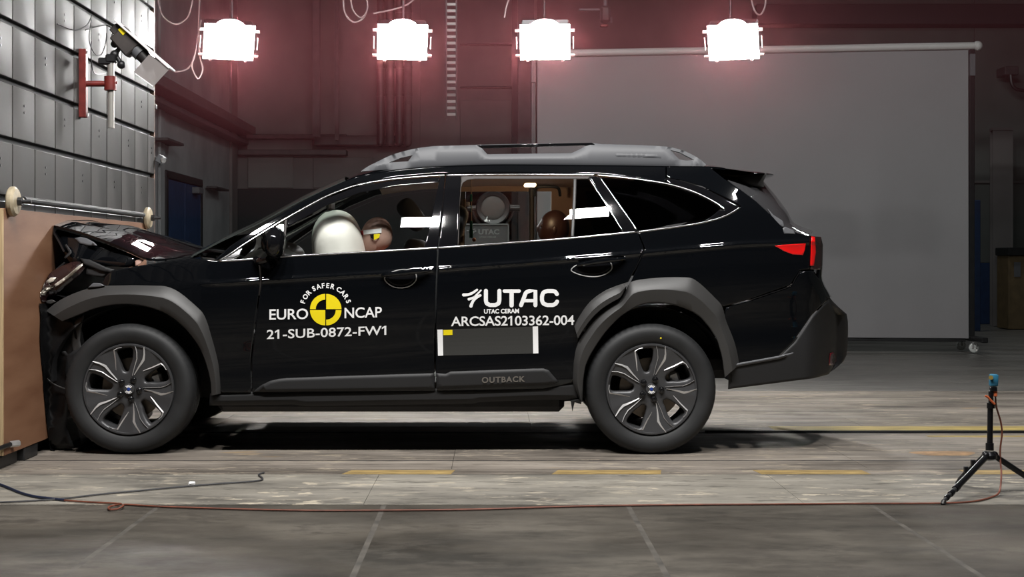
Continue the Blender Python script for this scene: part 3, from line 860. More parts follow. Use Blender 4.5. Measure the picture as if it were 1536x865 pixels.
# right hand side furniture near the back wall
cb = empty('wall_cabinet', P(1530, 480, 21.5)); tag(cb, 'brown wooden cabinet with pinned paper at the right edge', 'cabinet')
a, b_ = P(1513, 382, 21.5), P(1560, 470, 21.5)
mb = MB(); mb.box(((a.x + b_.x) / 2, 21.75, a.z / 2), (b_.x - a.x, 0.5, a.z), 0.008); mb.build('body', pmat('dark_brown_wood', (0.11, 0.075, 0.035), 0.6, var=0.2), cb, 0)
mb = MB(); mb.box(((a.x + b_.x) / 2, 21.72, a.z + 0.05), (b_.x - a.x + 0.05, 0.58, 0.12), 0.01); mb.build('top', BLACKM, cb, 0)
mb = MB(); mb.box(P(1526, 404, 21.49), (0.1, 0.004, 0.22)); mb.build('paper', RAIL, cb, 0)
bb = P(1459, 300, 21.0), P(1468, 480, 21.0)
mb = MB(); mb.box(((bb[0].x + bb[1].x) / 2 + .02, 21.0, bb[0].z / 2), (bb[1].x - bb[0].x, 0.05, bb[0].z), 0.006)
tag(mb.build('blue_board', BLUEM, None, 0), 'narrow dark blue board standing right behind the backdrop end', 'board')
hk = empty('wall_hook', P(1510, 108, 22.8)); tag(hk, 'dark hook with a hanging hose on the right back wall', 'hook')
mb = MB(); mb.box(P(1511, 108, 22.9), (0.22, 0.4, 0.14), 0.01); mb.build('hook_plate', DUCT, hk)
mb = MB(); mb.tube(cr([P(1516, 112, 22.7), P(1518, 126, 22.7), P(1526, 134, 22.7), P(1545, 136, 22.7)], 5), 0.03, 8); mb.build('hose', BLACKM, hk)

# ---- added red scattering volume that stands in for glare around the flood lamps
HZ = bpy.data.materials.new('glare_volume'); HZ.use_nodes = True
nt = HZ.node_tree; nt.nodes.remove(nt.nodes['Principled BSDF'])
vs_ = nt.nodes.new('ShaderNodeVolumeScatter'); vs_.inputs['Color'].default_value = (1.0, 0.27, 0.31, 1)
g_ = nt.nodes.new('ShaderNodeNewGeometry'); sx_ = nt.nodes.new('ShaderNodeSeparateXYZ'); nt.links.new(g_.outputs['Position'], sx_.inputs[0])


def mth(op, a, b):
    n_ = nt.nodes.new('ShaderNodeMath'); n_.operation = op
    for k, v_ in enumerate((a, b)):
        if isinstance(v_, (int, float)): n_.inputs[k].default_value = v_
        else: nt.links.new(v_, n_.inputs[k])
    return n_.outputs[0]


dy_ = mth('SUBTRACT', sx_.outputs[1], 11.6)
dz_ = mth('SUBTRACT', sx_.outputs[2], 3.0)
d2_ = mth('ADD', mth('MULTIPLY', dy_, dy_), mth('MULTIPLY', dz_, dz_))
den_ = mth('MULTIPLY', mth('POWER', 2.718, mth('MULTIPLY', d2_, -1.3)), 0.034)
nt.links.new(den_, vs_.inputs['Density'])
nt.links.new(vs_.outputs[0], nt.nodes['Material Output'].inputs['Volume'])
mb = MB(); mb.box((2.53, 11.75, 3.2), (12.7, 2.6, 3.6))
tag(mb.build('light_veil', HZ, None, 0), 'added reddish volume for the glare around the flood lamps', 'light_veil', kind='stuff')
# ================================================================== THE CAR
YC = 8.55       # centre line of the car (depth)
HW = 0.9375     # half width at the shoulder
D0 = 7.66


def _line(pts):
    X = np.array([(p[0] - CX) * D0 / F for p in pts])
    Z = np.array([CAMZ - (p[1] - CY) * D0 / F for p in pts])
    return X, Z


BX, BZ = _line([(100, 398), (250, 392), (329, 391), (426, 384), (657, 371), (846, 358), (957, 347), (1046, 334), (1108, 314), (1216, 312)])
KX, KZ = _line([(60, 446), (150, 428), (330, 424), (600, 408), (900, 385), (1110, 366), (1230, 362)])


def softp(x, k):
    return k * np.logaddexp(0, x / k)


def S(x, z):
    x = np.asarray(x, float)
    z = np.asarray(z, float)
    zb = np.interp(x, BX, BZ)
    zk = np.minimum(np.interp(x, KX, KZ), zb - 0.02)
    w = HW - 0.035 * np.clip((zk - z) / 0.6, 0, 2) ** 1.6
    w = w - 0.012 * np.exp(-((z - (zk - 0.42)) / 0.13) ** 2)
    w = w - 0.17 * softp(z - zk, 0.006) + 0.0085 * np.exp(-((z - zk) / 0.0125) ** 2) * np.clip((x + 1.62) / 0.2, 0, 1)
    w = w - 0.27 * softp(z - zb, 0.012) - 0.16 * np.clip(z - zb, 0, 1) ** 2
    w = w - 0.11 * np.clip((-1.5 - x) / 0.95, 0, 2) ** 2
    w = w - 0.07 * np.clip((x - 0.9) / 1.0, 0, 2) ** 2
    w = w - 0.40 * np.clip((x - 1.7) / 0.27, 0, 1.3) ** 2
    return np.maximum(w, 0.2)


def surf(px, py, off=0.0):
    """points of the near flank seen at these pixels; off = distance proud of it"""
    px = np.asarray(px, float)
    py = np.asarray(py, float)
    off = np.asarray(off, float)
    d = np.full(px.shape, 7.65)
    for _ in range(40):
        x = (px - CX) * d / F
        z = CAMZ - (py - CY) * d / F
        d = 0.4 * d + 0.6 * (YC - S(x, z) - off)
    return np.stack([(px - CX) * d / F, d, CAMZ - (py - CY) * d / F], -1)


def P1(px, py, off=0.0):
    return Vector(surf([px], [py], off)[0])


def mir(v):
    return Vector((v[0], 2 * YC - v[1], v[2]))


def inpoly(pts, poly):
    x, y = pts[:, 0], pts[:, 1]
    c = np.zeros(len(pts), bool)
    q = np.asarray(poly, float)
    n = len(q)
    for i in range(n):
        x0, y0 = q[i]
        x1, y1 = q[(i + 1) % n]
        if y0 == y1: continue
        c ^= ((y0 > y) != (y1 > y)) & (x < (x1 - x0) * (y - y0) / (y1 - y0) + x0)
    return c


def polydist(pts, polys):
    d = np.full(len(pts), 1e9)
    for poly in polys:
        q = np.asarray(poly, float)
        n = len(q)
        for i in range(n):
            a, b = q[i], q[(i + 1) % n]
            ab = b - a
            L = ab @ ab
            if L < 1e-12: continue
            t = np.clip(((pts - a) @ ab) / L, 0, 1)
            d = np.minimum(d, np.linalg.norm(pts - (a + t[:, None] * ab), axis=1))
    return d


def dens(poly, step, closed=True):
    out = []
    n = len(poly)
    for i in range(n if closed else n - 1):
        a, b = np.array(poly[i], float), np.array(poly[(i + 1) % n], float)
        k = max(1, int(math.ceil(np.linalg.norm(b - a) / step)))
        for j in range(k): out.append(tuple(a + (b - a) * j / k))
    if not closed: out.append(tuple(poly[-1]))
    return out


KPX = [(60, 446), (150, 428), (330, 424), (600, 408), (900, 385), (1110, 366), (1230, 362)]


def tri2d(outline, holes=(), step=10.0, ring=1.2, estep=None, crease=False):
    estep = estep or step * 0.6
    loops = [dens(outline, estep)] + [dens(h, estep) for h in holes]
    pts, edges = [], []
    for L in loops:
        b = len(pts)
        pts += L
        edges += [(b + i, b + (i + 1) % len(L)) for i in range(len(L))]
    allp = np.array(pts)
    cand = []
    if ring > 0:
        for L in loops:
            q = np.array(L)
            t = np.roll(q, -1, 0) - np.roll(q, 1, 0)
            t /= np.maximum(np.linalg.norm(t, axis=1), 1e-9)[:, None]
            nrm = np.stack([-t[:, 1], t[:, 0]], 1)
            for s in (1, -1):
                c = q + s * nrm * ring
                ok = inpoly(c, outline)
                for h in holes: ok &= ~inpoly(c, h)
                c = c[ok]
                if len(c):
                    c = c[polydist(c, loops) > ring * 0.8]
                    cand.append(c)
    x0, y0 = allp.min(0)
    x1, y1 = allp.max(0)
    gx, gy = np.meshgrid(np.arange(x0 + step * .5, x1, step), np.arange(y0 + step * .5, y1, step))
    gx[::2] += step * 0.5
    g = np.stack([gx.ravel(), gy.ravel()], 1)
    if len(g):
        ok = inpoly(g, outline)
        for h in holes: ok &= ~inpoly(g, h)
        g = g[ok]
        if len(g):
            g = g[polydist(g, loops) > max(ring * 1.6, step * 0.45)]
            cand.append(g)
    if crease:     # fine rows of points along the shoulder crease
        xs_ = np.arange(100, 1225, 7.0)
        ys_ = np.interp(xs_, [p[0] for p in KPX], [p[1] for p in KPX])
        for o_ in (-7, -5.2, -3.9, -3.0, -2.2, -1.5, -0.8, 0, 0.8, 1.5, 2.2, 3.0, 3.9, 5.2, 7):
            c = np.stack([xs_, ys_ + o_], 1)
            ok = inpoly(c, outline)
            c = c[ok]
            if len(c):
                c = c[polydist(c, loops) > ring * 1.3]
                cand.append(c)
    extra = np.concatenate(cand) if cand else np.zeros((0, 2))
    allv = [Vector((float(a), float(b))) for a, b in pts] + [Vector((float(a), float(b))) for a, b in extra]
    v, e, f, *_ = delaunay_2d_cdt(allv, edges, [], 0, 1e-5)
    v = np.array([(p.x, p.y) for p in v])
    f = np.array([t for t in f if len(t) == 3])
    cen = v[f].mean(1)
    ok = inpoly(cen, loops[0])
    for h in loops[1:]: ok &= ~inpoly(cen, h)
    f = f[ok]
    # consistent winding (positive in pixel frame)
    a, b, c = v[f[:, 0]], v[f[:, 1]], v[f[:, 2]]
    ar = (b[:, 0] - a[:, 0]) * (c[:, 1] - a[:, 1]) - (b[:, 1] - a[:, 1]) * (c[:, 0] - a[:, 0])
    f[ar < 0] = f[ar < 0][:, ::-1]
    f = f[np.abs(ar) > 1e-7]
    dist = polydist(v, loops)
    dist[dist < 1e-3] = 0
    return v, f, dist, loops


def sstep(x):
    x = np.clip(x, 0, 1)
    return np.sqrt(np.clip(1 - (1 - x) ** 2, 0, 1))


def solid(v2, f, front, back, name, mat, parent, nrm=None, flip=False):
    """closed shell from front and back point arrays sharing a triangulation"""
    n = len(v2)
    edges = {}
    for t in f:
        for i in range(3):
            a, b = int(t[i]), int(t[(i + 1) % 3])
            edges[(a, b)] = edges.get((a, b), 0) + 1
    bnd = [(a, b) for (a, b) in edges if (b, a) not in edges]
    verts = np.concatenate([front, back])
    faces = [tuple(int(i) for i in t) for t in f] + [tuple(int(i) + n for i in t[::-1]) for t in f]
    faces += [(b, a, a + n, b + n) for a, b in bnd]
    if flip: faces = [t[::-1] for t in faces]
    c = (verts.min(0) + verts.max(0)) / 2
    me = bpy.data.meshes.new(name)
    me.from_pydata([tuple(p) for p in (verts - c)], [], faces)
    me.update()
    sm = np.ones(len(faces), bool)
    me.polygons.foreach_set('use_smooth', sm)
    bs = set()
    for a, b in bnd:
        bs.add((min(a, b), max(a, b)))
        bs.add((min(a, b) + n, max(a, b) + n))
    sharp = me.attributes.new('sharp_edge', 'BOOLEAN', 'EDGE')
    for e in me.edges:
        k = (min(e.vertices), max(e.vertices))
        if k in bs: sharp.data[e.index].value = True
    if nrm is not None:
        ln = []
        nf = len(f)
        for p in me.polygons:
            if p.index < nf:
                for vi in p.vertices: ln.append(tuple(nrm[vi]))
            elif p.index < 2 * nf:
                for vi in p.vertices: ln.append(tuple(-nrm[vi - n]))
            else:
                for vi in p.vertices: ln.append(tuple(p.normal))
        me.normals_split_custom_set(ln)
    return link_mesh(me, name, mat, parent, c)


def panel(name, outline, mat, parent, off=0.0, thick=0.012, bev=0.005, bevpx=1.6, step=9.0, holes=(), extra=None, far=False, estep=None, lin=False):
    """a body panel: an outline measured on the near flank, wrapped on the flank surface as a closed shell"""
    v, f, dist, loops = tri2d(outline, holes, step, bevpx, estep, crease=(mat is PAINT and not far))

    def offs(q, dd):
        o = off - bev * (1 - (1 - np.clip(1 - dd / bevpx, 0, 1.2) ** 1.7 if lin else sstep(dd / bevpx)))
        if extra is not None: o = o + extra(q[:, 0], q[:, 1])
        return o

    def fr(q):
        return surf(q[:, 0], q[:, 1], offs(q, np.where(polyin(q), polydist(q, loops), 0)))

    def polyin(q):
        ok = inpoly(q, loops[0])
        for h in loops[1:]: ok &= ~inpoly(q, h)
        return ok
    front = surf(v[:, 0], v[:, 1], offs(v, dist))
    back = surf(v[:, 0], v[:, 1], off - thick - bev)
    # analytic normals from the offset surface
    e = 0.35
    def fo(q):
        return surf(q[:, 0], q[:, 1], offs(q, polydist(q, loops) * np.where(polyin(q), 1, -1) if lin else dist))
    dx = fo(v + [e, 0]) - fo(v - [e, 0])
    dy = fo(v + [0, e]) - fo(v - [0, e])
    nr = np.cross(dx, dy)
    nr /= np.maximum(np.linalg.norm(nr, axis=1), 1e-12)[:, None]
    nr[nr[:, 1] > 0] *= -1
    # lean the normals outwards along the rounded edge
    inb = dist < bevpx * 0.9
    if bev > 0 and inb.any() and not lin:
        q = v[inb]
        g = 0.2
        gx = (polydist(q + [g, 0], loops) * np.where(polyin(q + [g, 0]), 1, -1) - polydist(q - [g, 0], loops) * np.where(polyin(q - [g, 0]), 1, -1))
        gy = (polydist(q + [0, g], loops) * np.where(polyin(q + [0, g]), 1, -1) - polydist(q - [0, g], loops) * np.where(polyin(q - [0, g]), 1, -1))
        gl = np.maximum(np.hypot(gx, gy), 1e-6)
        t3 = -np.stack([gx / gl, np.zeros_like(gx), -gy / gl], 1)
        nn = nr[inb] + t3 * 0.9
        nr[inb] = nn / np.linalg.norm(nn, axis=1)[:, None]
    if far:
        front = front * [1, -1, 1] + [0, 2 * YC, 0]
        back = back * [1, -1, 1] + [0, 2 * YC, 0]
        nr = nr * [1, -1, 1]
    return solid(v, f, front, back, name, mat, parent, nr, flip=not far)


def slab(name, outline, mat, parent, d, thick, holes=(), step=14.0, bev=0.004, bevpx=1.5, lean=0.0, smooth_bulge=0.0, bulge_px=12.0, far=False, estep=None):
    """a thick flat piece standing at depth d (front face), lean = depth added per pixel of height"""
    v, f, dist, loops = tri2d(outline, holes, step, bevpx, estep)
    ymid = v[:, 1].mean()
    dep = d + lean * (ymid - v[:, 1])
    fd = dep + bev * (1 - sstep(dist / bevpx)) - smooth_bulge * sstep(dist / bulge_px)
    bd = dep + thick
    sc = dep
    front = np.stack([(v[:, 0] - CX) * sc / F, fd, CAMZ - (v[:, 1] - CY) * sc / F], 1)
    back = np.stack([(v[:, 0] - CX) * sc / F, bd, CAMZ - (v[:, 1] - CY) * sc / F], 1)
    if far:
        front = front * [1, -1, 1] + [0, 2 * YC, 0]
        back = back * [1, -1, 1] + [0, 2 * YC, 0]
    return solid(v, f, front, back, name, mat, parent, None, flip=not far)


def decal(name, v2, f, mat, parent, off=0.003):
    """flat print wrapped on the flank"""
    v2 = np.asarray(v2, float)
    pts = surf(v2[:, 0], v2[:, 1], off)
    c = (pts.min(0) + pts.max(0)) / 2
    me = bpy.data.meshes.new(name)
    me.from_pydata([tuple(p) for p in pts - c], [], [tuple(t) for t in f])
    me.update()
    return link_mesh(me, name, mat, parent, c)


def gridq(q, nx, ny):
    q = [np.array(p, float) for p in q]
    v = [(1 - j / ny) * ((1 - i / nx) * q[0] + i / nx * q[1]) + j / ny * ((1 - i / nx) * q[3] + i / nx * q[2]) for j in range(ny + 1) for i in range(nx + 1)]
    f = [(j * (nx + 1) + i, j * (nx + 1) + i + 1, (j + 1) * (nx + 1) + i + 1, (j + 1) * (nx + 1) + i) for j in range(ny) for i in range(nx)]
    return v, f


def text2d(s, bold=0.0, space=1.0):
    cu = bpy.data.curves.new('lettering', 'FONT')
    cu.body = s
    cu.offset = bold
    cu.space_character = space
    cu.resolution_u = 4
    o = bpy.data.objects.new('lettering', cu)
    COL.objects.link(o)
    bpy.context.view_layer.update()
    me = bpy.data.meshes.new_from_object(o.evaluated_get(bpy.context.evaluated_depsgraph_get()))
    v = np.array([(q.co.x, q.co.y) for q in me.vertices])
    f = [tuple(p.vertices) for p in me.polygons]
    bpy.data.objects.remove(o)
    bpy.data.curves.remove(cu)
    bpy.data.meshes.remove(me)
    return v, f


def text_px(s, x0, x1, yl, yr, bold=0.0, space=1.0):
    """lettering stretched onto a box: x0..x1, (top, bottom) at its left end and right end"""
    v, f = text2d(s, bold, space)
    for i, ch in enumerate(s):
        if ch != '1': continue      # give the plain stem of the built-in 1 its flag
        w0 = text2d(s[:i], bold, space)[0][:, 0].max() if i else -9
        v1 = text2d(s[:i + 1], bold, space)[0]
        g = v1[v1[:, 0] > w0 + 0.01]
        a, t_ = g[:, 0].min(), g[:, 1].max()
        b = len(v)
        v = np.concatenate([v, [(a + .03, t_), (a - .16, t_ - .13), (a - .16, t_ - .25), (a + .03, t_ - .13)]])
        f = f + [(b, b + 1, b + 2, b + 3)]
    lo, hi = v.min(0), v.max(0)
    t = (v - lo) / (hi - lo)
    px = x0 + (x1 - x0) * t[:, 0]
    top = yl[0] + (yr[0] - yl[0]) * t[:, 0]
    bot = yl[1] + (yr[1] - yl[1]) * t[:, 0]
    return np.stack([px, bot + (top - bot) * t[:, 1]], 1), f


def stroke2d(pts, wd, n=8):
    """thick line with round ends, in pixels; wd a number or a list"""
    p = np.array(pts, float)
    wd = np.full(len(p), wd, float) if np.isscalar(wd) else np.array(wd, float)
    t = np.gradient(p, axis=0)
    t /= np.maximum(np.linalg.norm(t, axis=1), 1e-9)[:, None]
    nr = np.stack([-t[:, 1], t[:, 0]], 1)
    v, f = [], []
    for i in range(len(p)):
        v.append(p[i] + nr[i] * wd[i] / 2)
        v.append(p[i] - nr[i] * wd[i] / 2)
    for i in range(len(p) - 1):
        f.append((2 * i, 2 * i + 1, 2 * i + 3, 2 * i + 2))
    for i in (0, len(p) - 1):
        b = len(v)
        v += [p[i] + np.array([math.cos(a), math.sin(a)]) * wd[i] / 2 for a in (2 * PI * k / 12 for k in range(12))]
        f.append(tuple(range(b, b + 12)))
    return v, f


def join2d(parts):
    V, Fs = [], []
    for v, f in parts:
        b = len(V)
        V += [tuple(q) for q in v]
        Fs += [tuple(i + b for i in t) for t in f]
    return np.array(V), Fs


def bridge(name, poly, mat, parent, bulge, n=16, p=2.4, thick=0.006, off=-0.004, smooth=50, noise_amp=0.0, inner=True):
    """skin across the car between a line on the near flank and its mirror image; bulge(i, s) -> Vector at the centre line"""
    pts = [P1(a, b, off) for a, b in poly]
    m = len(pts)
    bm = bmesh.new()
    rows = []
    for i, q in enumerate(pts):
        wd = YC - q.y
        s = i / max(1, m - 1)
        row = []
        for k in range(n + 1):
            t = -1 + 2 * k / n
            g = 1 - abs(t) ** p
            v = Vector((q.x, YC + t * wd, q.z)) + bulge(i, s) * g
            if noise_amp:
                v += noise.noise_vector(v * 5.0) * noise_amp * (0.3 + 0.7 * g)
            row.append(bm.verts.new(v))
        rows.append(row)
    for i in range(m - 1):
        for k in range(n):
            bm.faces.new((rows[i][k], rows[i][k + 1], rows[i + 1][k + 1], rows[i + 1][k]))
    bmesh.ops.recalc_face_normals(bm, faces=list(bm.faces))
    if thick:
        bmesh.ops.solidify(bm, geom=list(bm.faces), thickness=thick)
    mb = MB()
    mb.bm.free()
    mb.bm = bm
    return mb.build(name, mat, parent, smooth)


# ---------------------------------------------------------------- build
car = empty('car', (-0.25, YC, 0))
tag(car, 'black estate car with crumpled nose against the wooden barrier face', 'car')

# --- outlines (measured on the near flank)
arch_f_out = [(69.5, 466), (80, 456.5), (92, 448.5), (110, 440), (130, 433), (154, 428.5), (200, 427.5), (248, 428.5), (263, 434), (276, 443), (291, 456), (305, 469), (312, 486), (317, 504), (323, 525), (328, 546), (330.5, 573), (331, 590)]
arch_f_in = [(317, 593), (316, 573), (312, 555), (307, 539), (299, 520), (288, 504), (276, 490), (262, 478), (246, 468), (227, 461.5), (210, 457.5), (192, 456), (172, 456.5), (154.5, 459.5), (138, 464), (123, 470.5), (108, 476.5), (94, 482)]
fender_o = [(150, 432), (158, 415), (169, 405.5), (208, 398.5), (250, 391.5), (284, 385.8), (329, 391.5), (384, 389), (388.5, 400), (390.3, 424), (382.5, 480), (375.7, 540), (376.3, 588.5), (330, 588.5), (326, 573), (323, 546), (313, 506), (302, 475), (273, 449), (246, 434), (200, 432.5)]
door_f = [(378.4, 588), (377.6, 540), (384.4, 480), (392.2, 424), (390.2, 400), (385.8, 388.8), (426, 384.8), (540, 379.2), (656, 372.6), (653.7, 420), (651.5, 500), (651.5, 560), (653, 586)]
door_r = [(655.3, 586), (653.6, 560), (653.6, 500), (655.8, 420), (658, 372.4), (846, 358.8), (956, 348), (965.7, 372), (951.5, 406), (942, 423.5), (907, 438), (886, 456), (872, 476), (864, 490), (868, 507), (863, 540), (860, 573), (840, 578), (815, 583)]
quarter = [(1000, 266.5), (1000, 250), (1064, 250.5), (1086, 268), (1110, 284), (1134, 302), (1160, 326), (1176, 343), (1200, 350.5), (1215.5, 354.5), (1216.5, 380), (1214.5, 403.5), (1200.2, 405), (1185, 427.5), (1127, 447.8), (1084, 460), (1074, 452), (1056, 434), (1036, 419), (999, 419), (960, 423), (945, 425), (953.4, 407), (967.6, 372), (958, 348.6), (1046, 336.3), (1083, 327.2), (1104, 317), (1111.5, 309), (1088, 296.5), (1054, 279.5), (1020, 269.8)]
cant = [(322, 389.5), (345, 369), (375, 349), (411, 327), (452, 303), (484, 286), (516, 272), (545, 262.5), (600, 255), (640, 251.5), (700, 248.8), (760, 247.5), (900, 248.6), (998.5, 249.8), (998.5, 273.6), (973, 269.2), (930, 263.8), (900, 260.6), (760, 258.7), (657, 259.8), (594, 265.2), (534, 275), (482, 295), (428, 325), (380, 355), (345, 378), (328, 390.5)]
bumper_r = [(1089, 461), (1127, 450), (1186, 429.7), (1202, 407), (1218, 405.5), (1231, 421), (1241.5, 448), (1217, 473), (1190, 512), (1167, 534), (1094, 547.5), (1104, 544), (1098, 508), (1085, 481)]
bumper_low = [(1093.5, 549.5), (1168, 536.3), (1192, 513), (1218.5, 474), (1242, 449.5), (1256, 472), (1257.5, 508), (1254.5, 544), (1243, 561), (1221, 567), (1150, 576), (1092, 583.5)]

fender_skin = panel('front_fender', fender_o, PAINT, car)
fd = panel('front_door', door_f, PAINT, car)
rd = panel('rear_door', door_r, PAINT, car)
qp = panel('rear_quarter_panel', quarter, PAINT, car)
cr_ = panel('roof_side_frame', cant, PAINT, car, off=-0.004)
bp_ = panel('rear_bumper', bumper_r, PAINT, car, off=0.003)
bl_ = panel('lower_bumper_trim', bumper_low, CLAD2, bp_, off=0.012, bev=0.012, bevpx=4)
# ledge on the lower bumper trim, its highlight put into a lighter grey
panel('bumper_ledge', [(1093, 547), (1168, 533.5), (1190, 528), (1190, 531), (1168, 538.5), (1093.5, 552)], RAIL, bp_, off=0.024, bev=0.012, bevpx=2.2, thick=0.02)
panel('reflector', [(1245, 529), (1254, 527), (1255, 541), (1252, 547), (1243, 548)], DARKRED, bp_, off=0.016, bev=0.003)

# far flank: the same skins mirrored (windows stay open)
for nm, ol, mt in (('front_fender', fender_o, PAINT), ('front_door', door_f, PAINT), ('rear_door', door_r, PAINT), ('rear_quarter_panel', quarter, PAINT), ('roof_side_frame', cant, PAINT), ('rear_bumper', bumper_r, PAINT)):
    panel(nm, ol, mt, car, far=True, step=26, bev=0.0, thick=0.03, estep=14)

# --- arch cladding
def along(line, n):
    q = np.array(line, float)
    L_ = np.concatenate([[0], np.cumsum(np.linalg.norm(np.diff(q, axis=0), axis=1))])
    t = np.linspace(0, L_[-1], n)
    return np.stack([np.interp(t, L_, q[:, 0]), np.interp(t, L_, q[:, 1])], 1)


def flare(name, outer, inner, parent, n=90, ridge=0.46, rise=0.046, fall=0.016, base=0.0, foot=0.0):
    """arch flare lofted between its outer and inner edge: leans out to a ridge, then turns back under"""
    A, B = along(outer, n), along(inner, n)
    for _ in range(2):
        for q in (A, B): q[1:-1] = 0.25 * q[:-2] + 0.5 * q[1:-1] + 0.25 * q[2:]
    prof = [(0.0, -0.012), (0.0, foot), (0.03, foot + 0.004), (0.24, rise * 0.53), (ridge - 0.02, rise - 0.002), (ridge + 0.02, rise), (0.75, rise - fall * 0.5), (0.96, rise - fall), (1.0, rise - fall - 0.006), (1.0, -0.015)]
    bm = bmesh.new()
    rows = []
    for t, o in prof:
        q = A + (B - A) * t
        rows.append([bm.verts.new(p) for p in surf(q[:, 0], q[:, 1], np.full(n, o + base))])
    for r0, r1 in zip(rows[:-1], rows[1:]):
        for k in range(n - 1): bm.faces.new((r0[k], r0[k + 1], r1[k + 1], r1[k]))
    for k in (0, n - 1):
        bm.faces.new([r[k] for r in rows])
    mb = MB(); mb.bm.free(); mb.bm = bm
    return mb.build(name, CLAD, parent, 28)


af = flare('wheel_arch_trim', arch_f_out, arch_f_in[::-1], car)
arch_door = [(861.5, 489), (865, 481), (869.5, 473.5), (876, 463), (884.5, 452.5), (895, 443.5), (907.5, 435.5), (924, 428.5), (942, 422.8), (937, 434), (931, 446.5), (917, 454), (903, 463), (892, 473), (882.5, 484), (874, 496), (867, 508)]
arch_r_out = [(944.6, 422.2), (960, 419), (980, 416.8), (999, 415.6), (1020, 415.4), (1038, 416.2), (1049, 424), (1059, 433), (1071, 445), (1083, 457), (1089.5, 481), (1096, 496), (1101.5, 510), (1106, 526), (1109.5, 546), (1094, 549), (1092, 583)]
arch_r_in = [(1087, 566), (1083, 535), (1076, 510), (1064, 491), (1050, 475), (1036, 466), (1020, 459.5), (1004, 455.5), (987, 453.5), (970, 454.5), (958, 458), (945, 465), (930, 475), (917, 488), (905, 502), (894, 518), (885, 533), (878, 549), (874.5, 573), (873.5, 604)]
arch_r_l = [(870, 600), (858.7, 574), (860.5, 542), (864, 522), (869, 509.5), (877, 497), (885, 485), (895, 474), (906, 464.5), (919, 456), (933, 448.5), (939, 435)]
ar = flare('wheel_arch_trim', arch_r_l + arch_r_out[:-2], arch_r_in[::-1], car, n=110)
flare('arch_trim', arch_door[:9], arch_door[9:][::-1], rd, n=40, rise=0.038, fall=0.004, ridge=0.6)

# --- door cladding and sill
clad_f = [(380, 588), (384, 583.5), (392, 577.5), (405, 571), (418, 568), (431, 566.8), (520, 563.5), (650.7, 559.5), (652, 584), (560, 586)]
clad_r = [(655, 583.5), (653.8, 559.3), (668, 560.5), (676, 557), (720, 555.5), (800, 552.6), (815.5, 552.4), (823, 555), (838, 572.5), (832, 575.5), (820, 577.6), (740, 580.5)]
cf = panel('door_trim', clad_f, CLAD2, fd, off=0.028, bev=0.02, bevpx=6, thick=0.03, step=8)
crr = panel('door_trim', clad_r, CLAD2, rd, off=0.032, bev=0.02, bevpx=6, thick=0.03, step=8)
sill = [(314, 608), (315, 589.5), (331, 588.5), (380, 586.8), (402, 588.5), (460, 586.8), (653, 582.5), (700, 583.2), (760, 581.2), (820, 578.6), (841, 573.6), (868, 572.2), (869, 599.8), (814, 599.4), (776, 600.6), (718, 603), (709, 605.3), (560, 607.4), (458, 609), (441, 606.4), (364, 607.5)]
panel('side_sill', sill, CLAD2, car, off=0.004, bev=0.03, bevpx=8, thick=0.09, step=9)
panel('mud_flap', [(856, 600), (871, 598), (872, 606), (862, 603), (858.5, 617), (857, 608)], PLASTIC, car, off=-0.01, thick=0.02, bev=0.002)
v, f = text_px('OUTBACK', 722.7, 787.5, (565.2, 574.4), (563.8, 572.4), bold=0.03, space=1.15)
decal('lettering', v, f, SILVERT, rd, 0.0345)
tag(rd.children[-1], 'silver raised lettering')

# --- chrome and window frames
def ribbon(name, line, wpx, mat, parent, off=0.01, thick=0.01, bev=0.003, n=6, far=False):
    L = cr2(line, n)
    p = np.array(L)
    t = np.gradient(p, axis=0)
    t /= np.linalg.norm(t, axis=1)[:, None]
    nr = np.stack([-t[:, 1], t[:, 0]], 1) * wpx / 2
    return panel(name, [tuple(q) for q in p + nr] + [tuple(q) for q in (p - nr)[::-1]], mat, parent, off=off, thick=thick, bev=bev, bevpx=wpx * 0.45, step=12, estep=6, far=far)


ribbon('chrome_strip', [(329.5, 390.2), (345, 380.5), (362, 368.5), (395, 347.5), (428, 327.5), (482, 297.6), (510, 285.5), (534, 277.5), (564, 271.4), (594, 267.4), (625, 264.6), (657, 262.4), (667, 262)], 2.6, CHROME, fd, off=0.006)
ribbon('chrome_strip', [(669, 262), (757, 261.1), (851, 261.2), (893, 261.6)], 2.5, CHROME, rd, off=0.006)
ribbon('chrome_strip', [(895.5, 262), (930, 265), (973, 270.5), (1000, 275), (1025, 281.6), (1044, 288.5), (1061, 296.5), (1075, 304.5), (1087, 313.5)], 2.5, CHROME, qp, off=0.006)
ribbon('chrome_strip', [(330, 391.2), (360, 389.6), (426, 384.2), (540, 378.2), (656.3, 371.2)], 2.4, CHROME, fd, off=0.006)
ribbon('chrome_strip', [(658, 371.1), (687, 369.4), (846, 357.6), (955, 347.1)], 2.4, CHROME, rd, off=0.006)
ribbon('chrome_strip', [(958, 347.2), (1004, 341.4), (1046, 335), (1066, 330.6), (1083, 325.6), (1097, 319), (1109, 311)], 2.4, CHROME, qp, off=0.006)
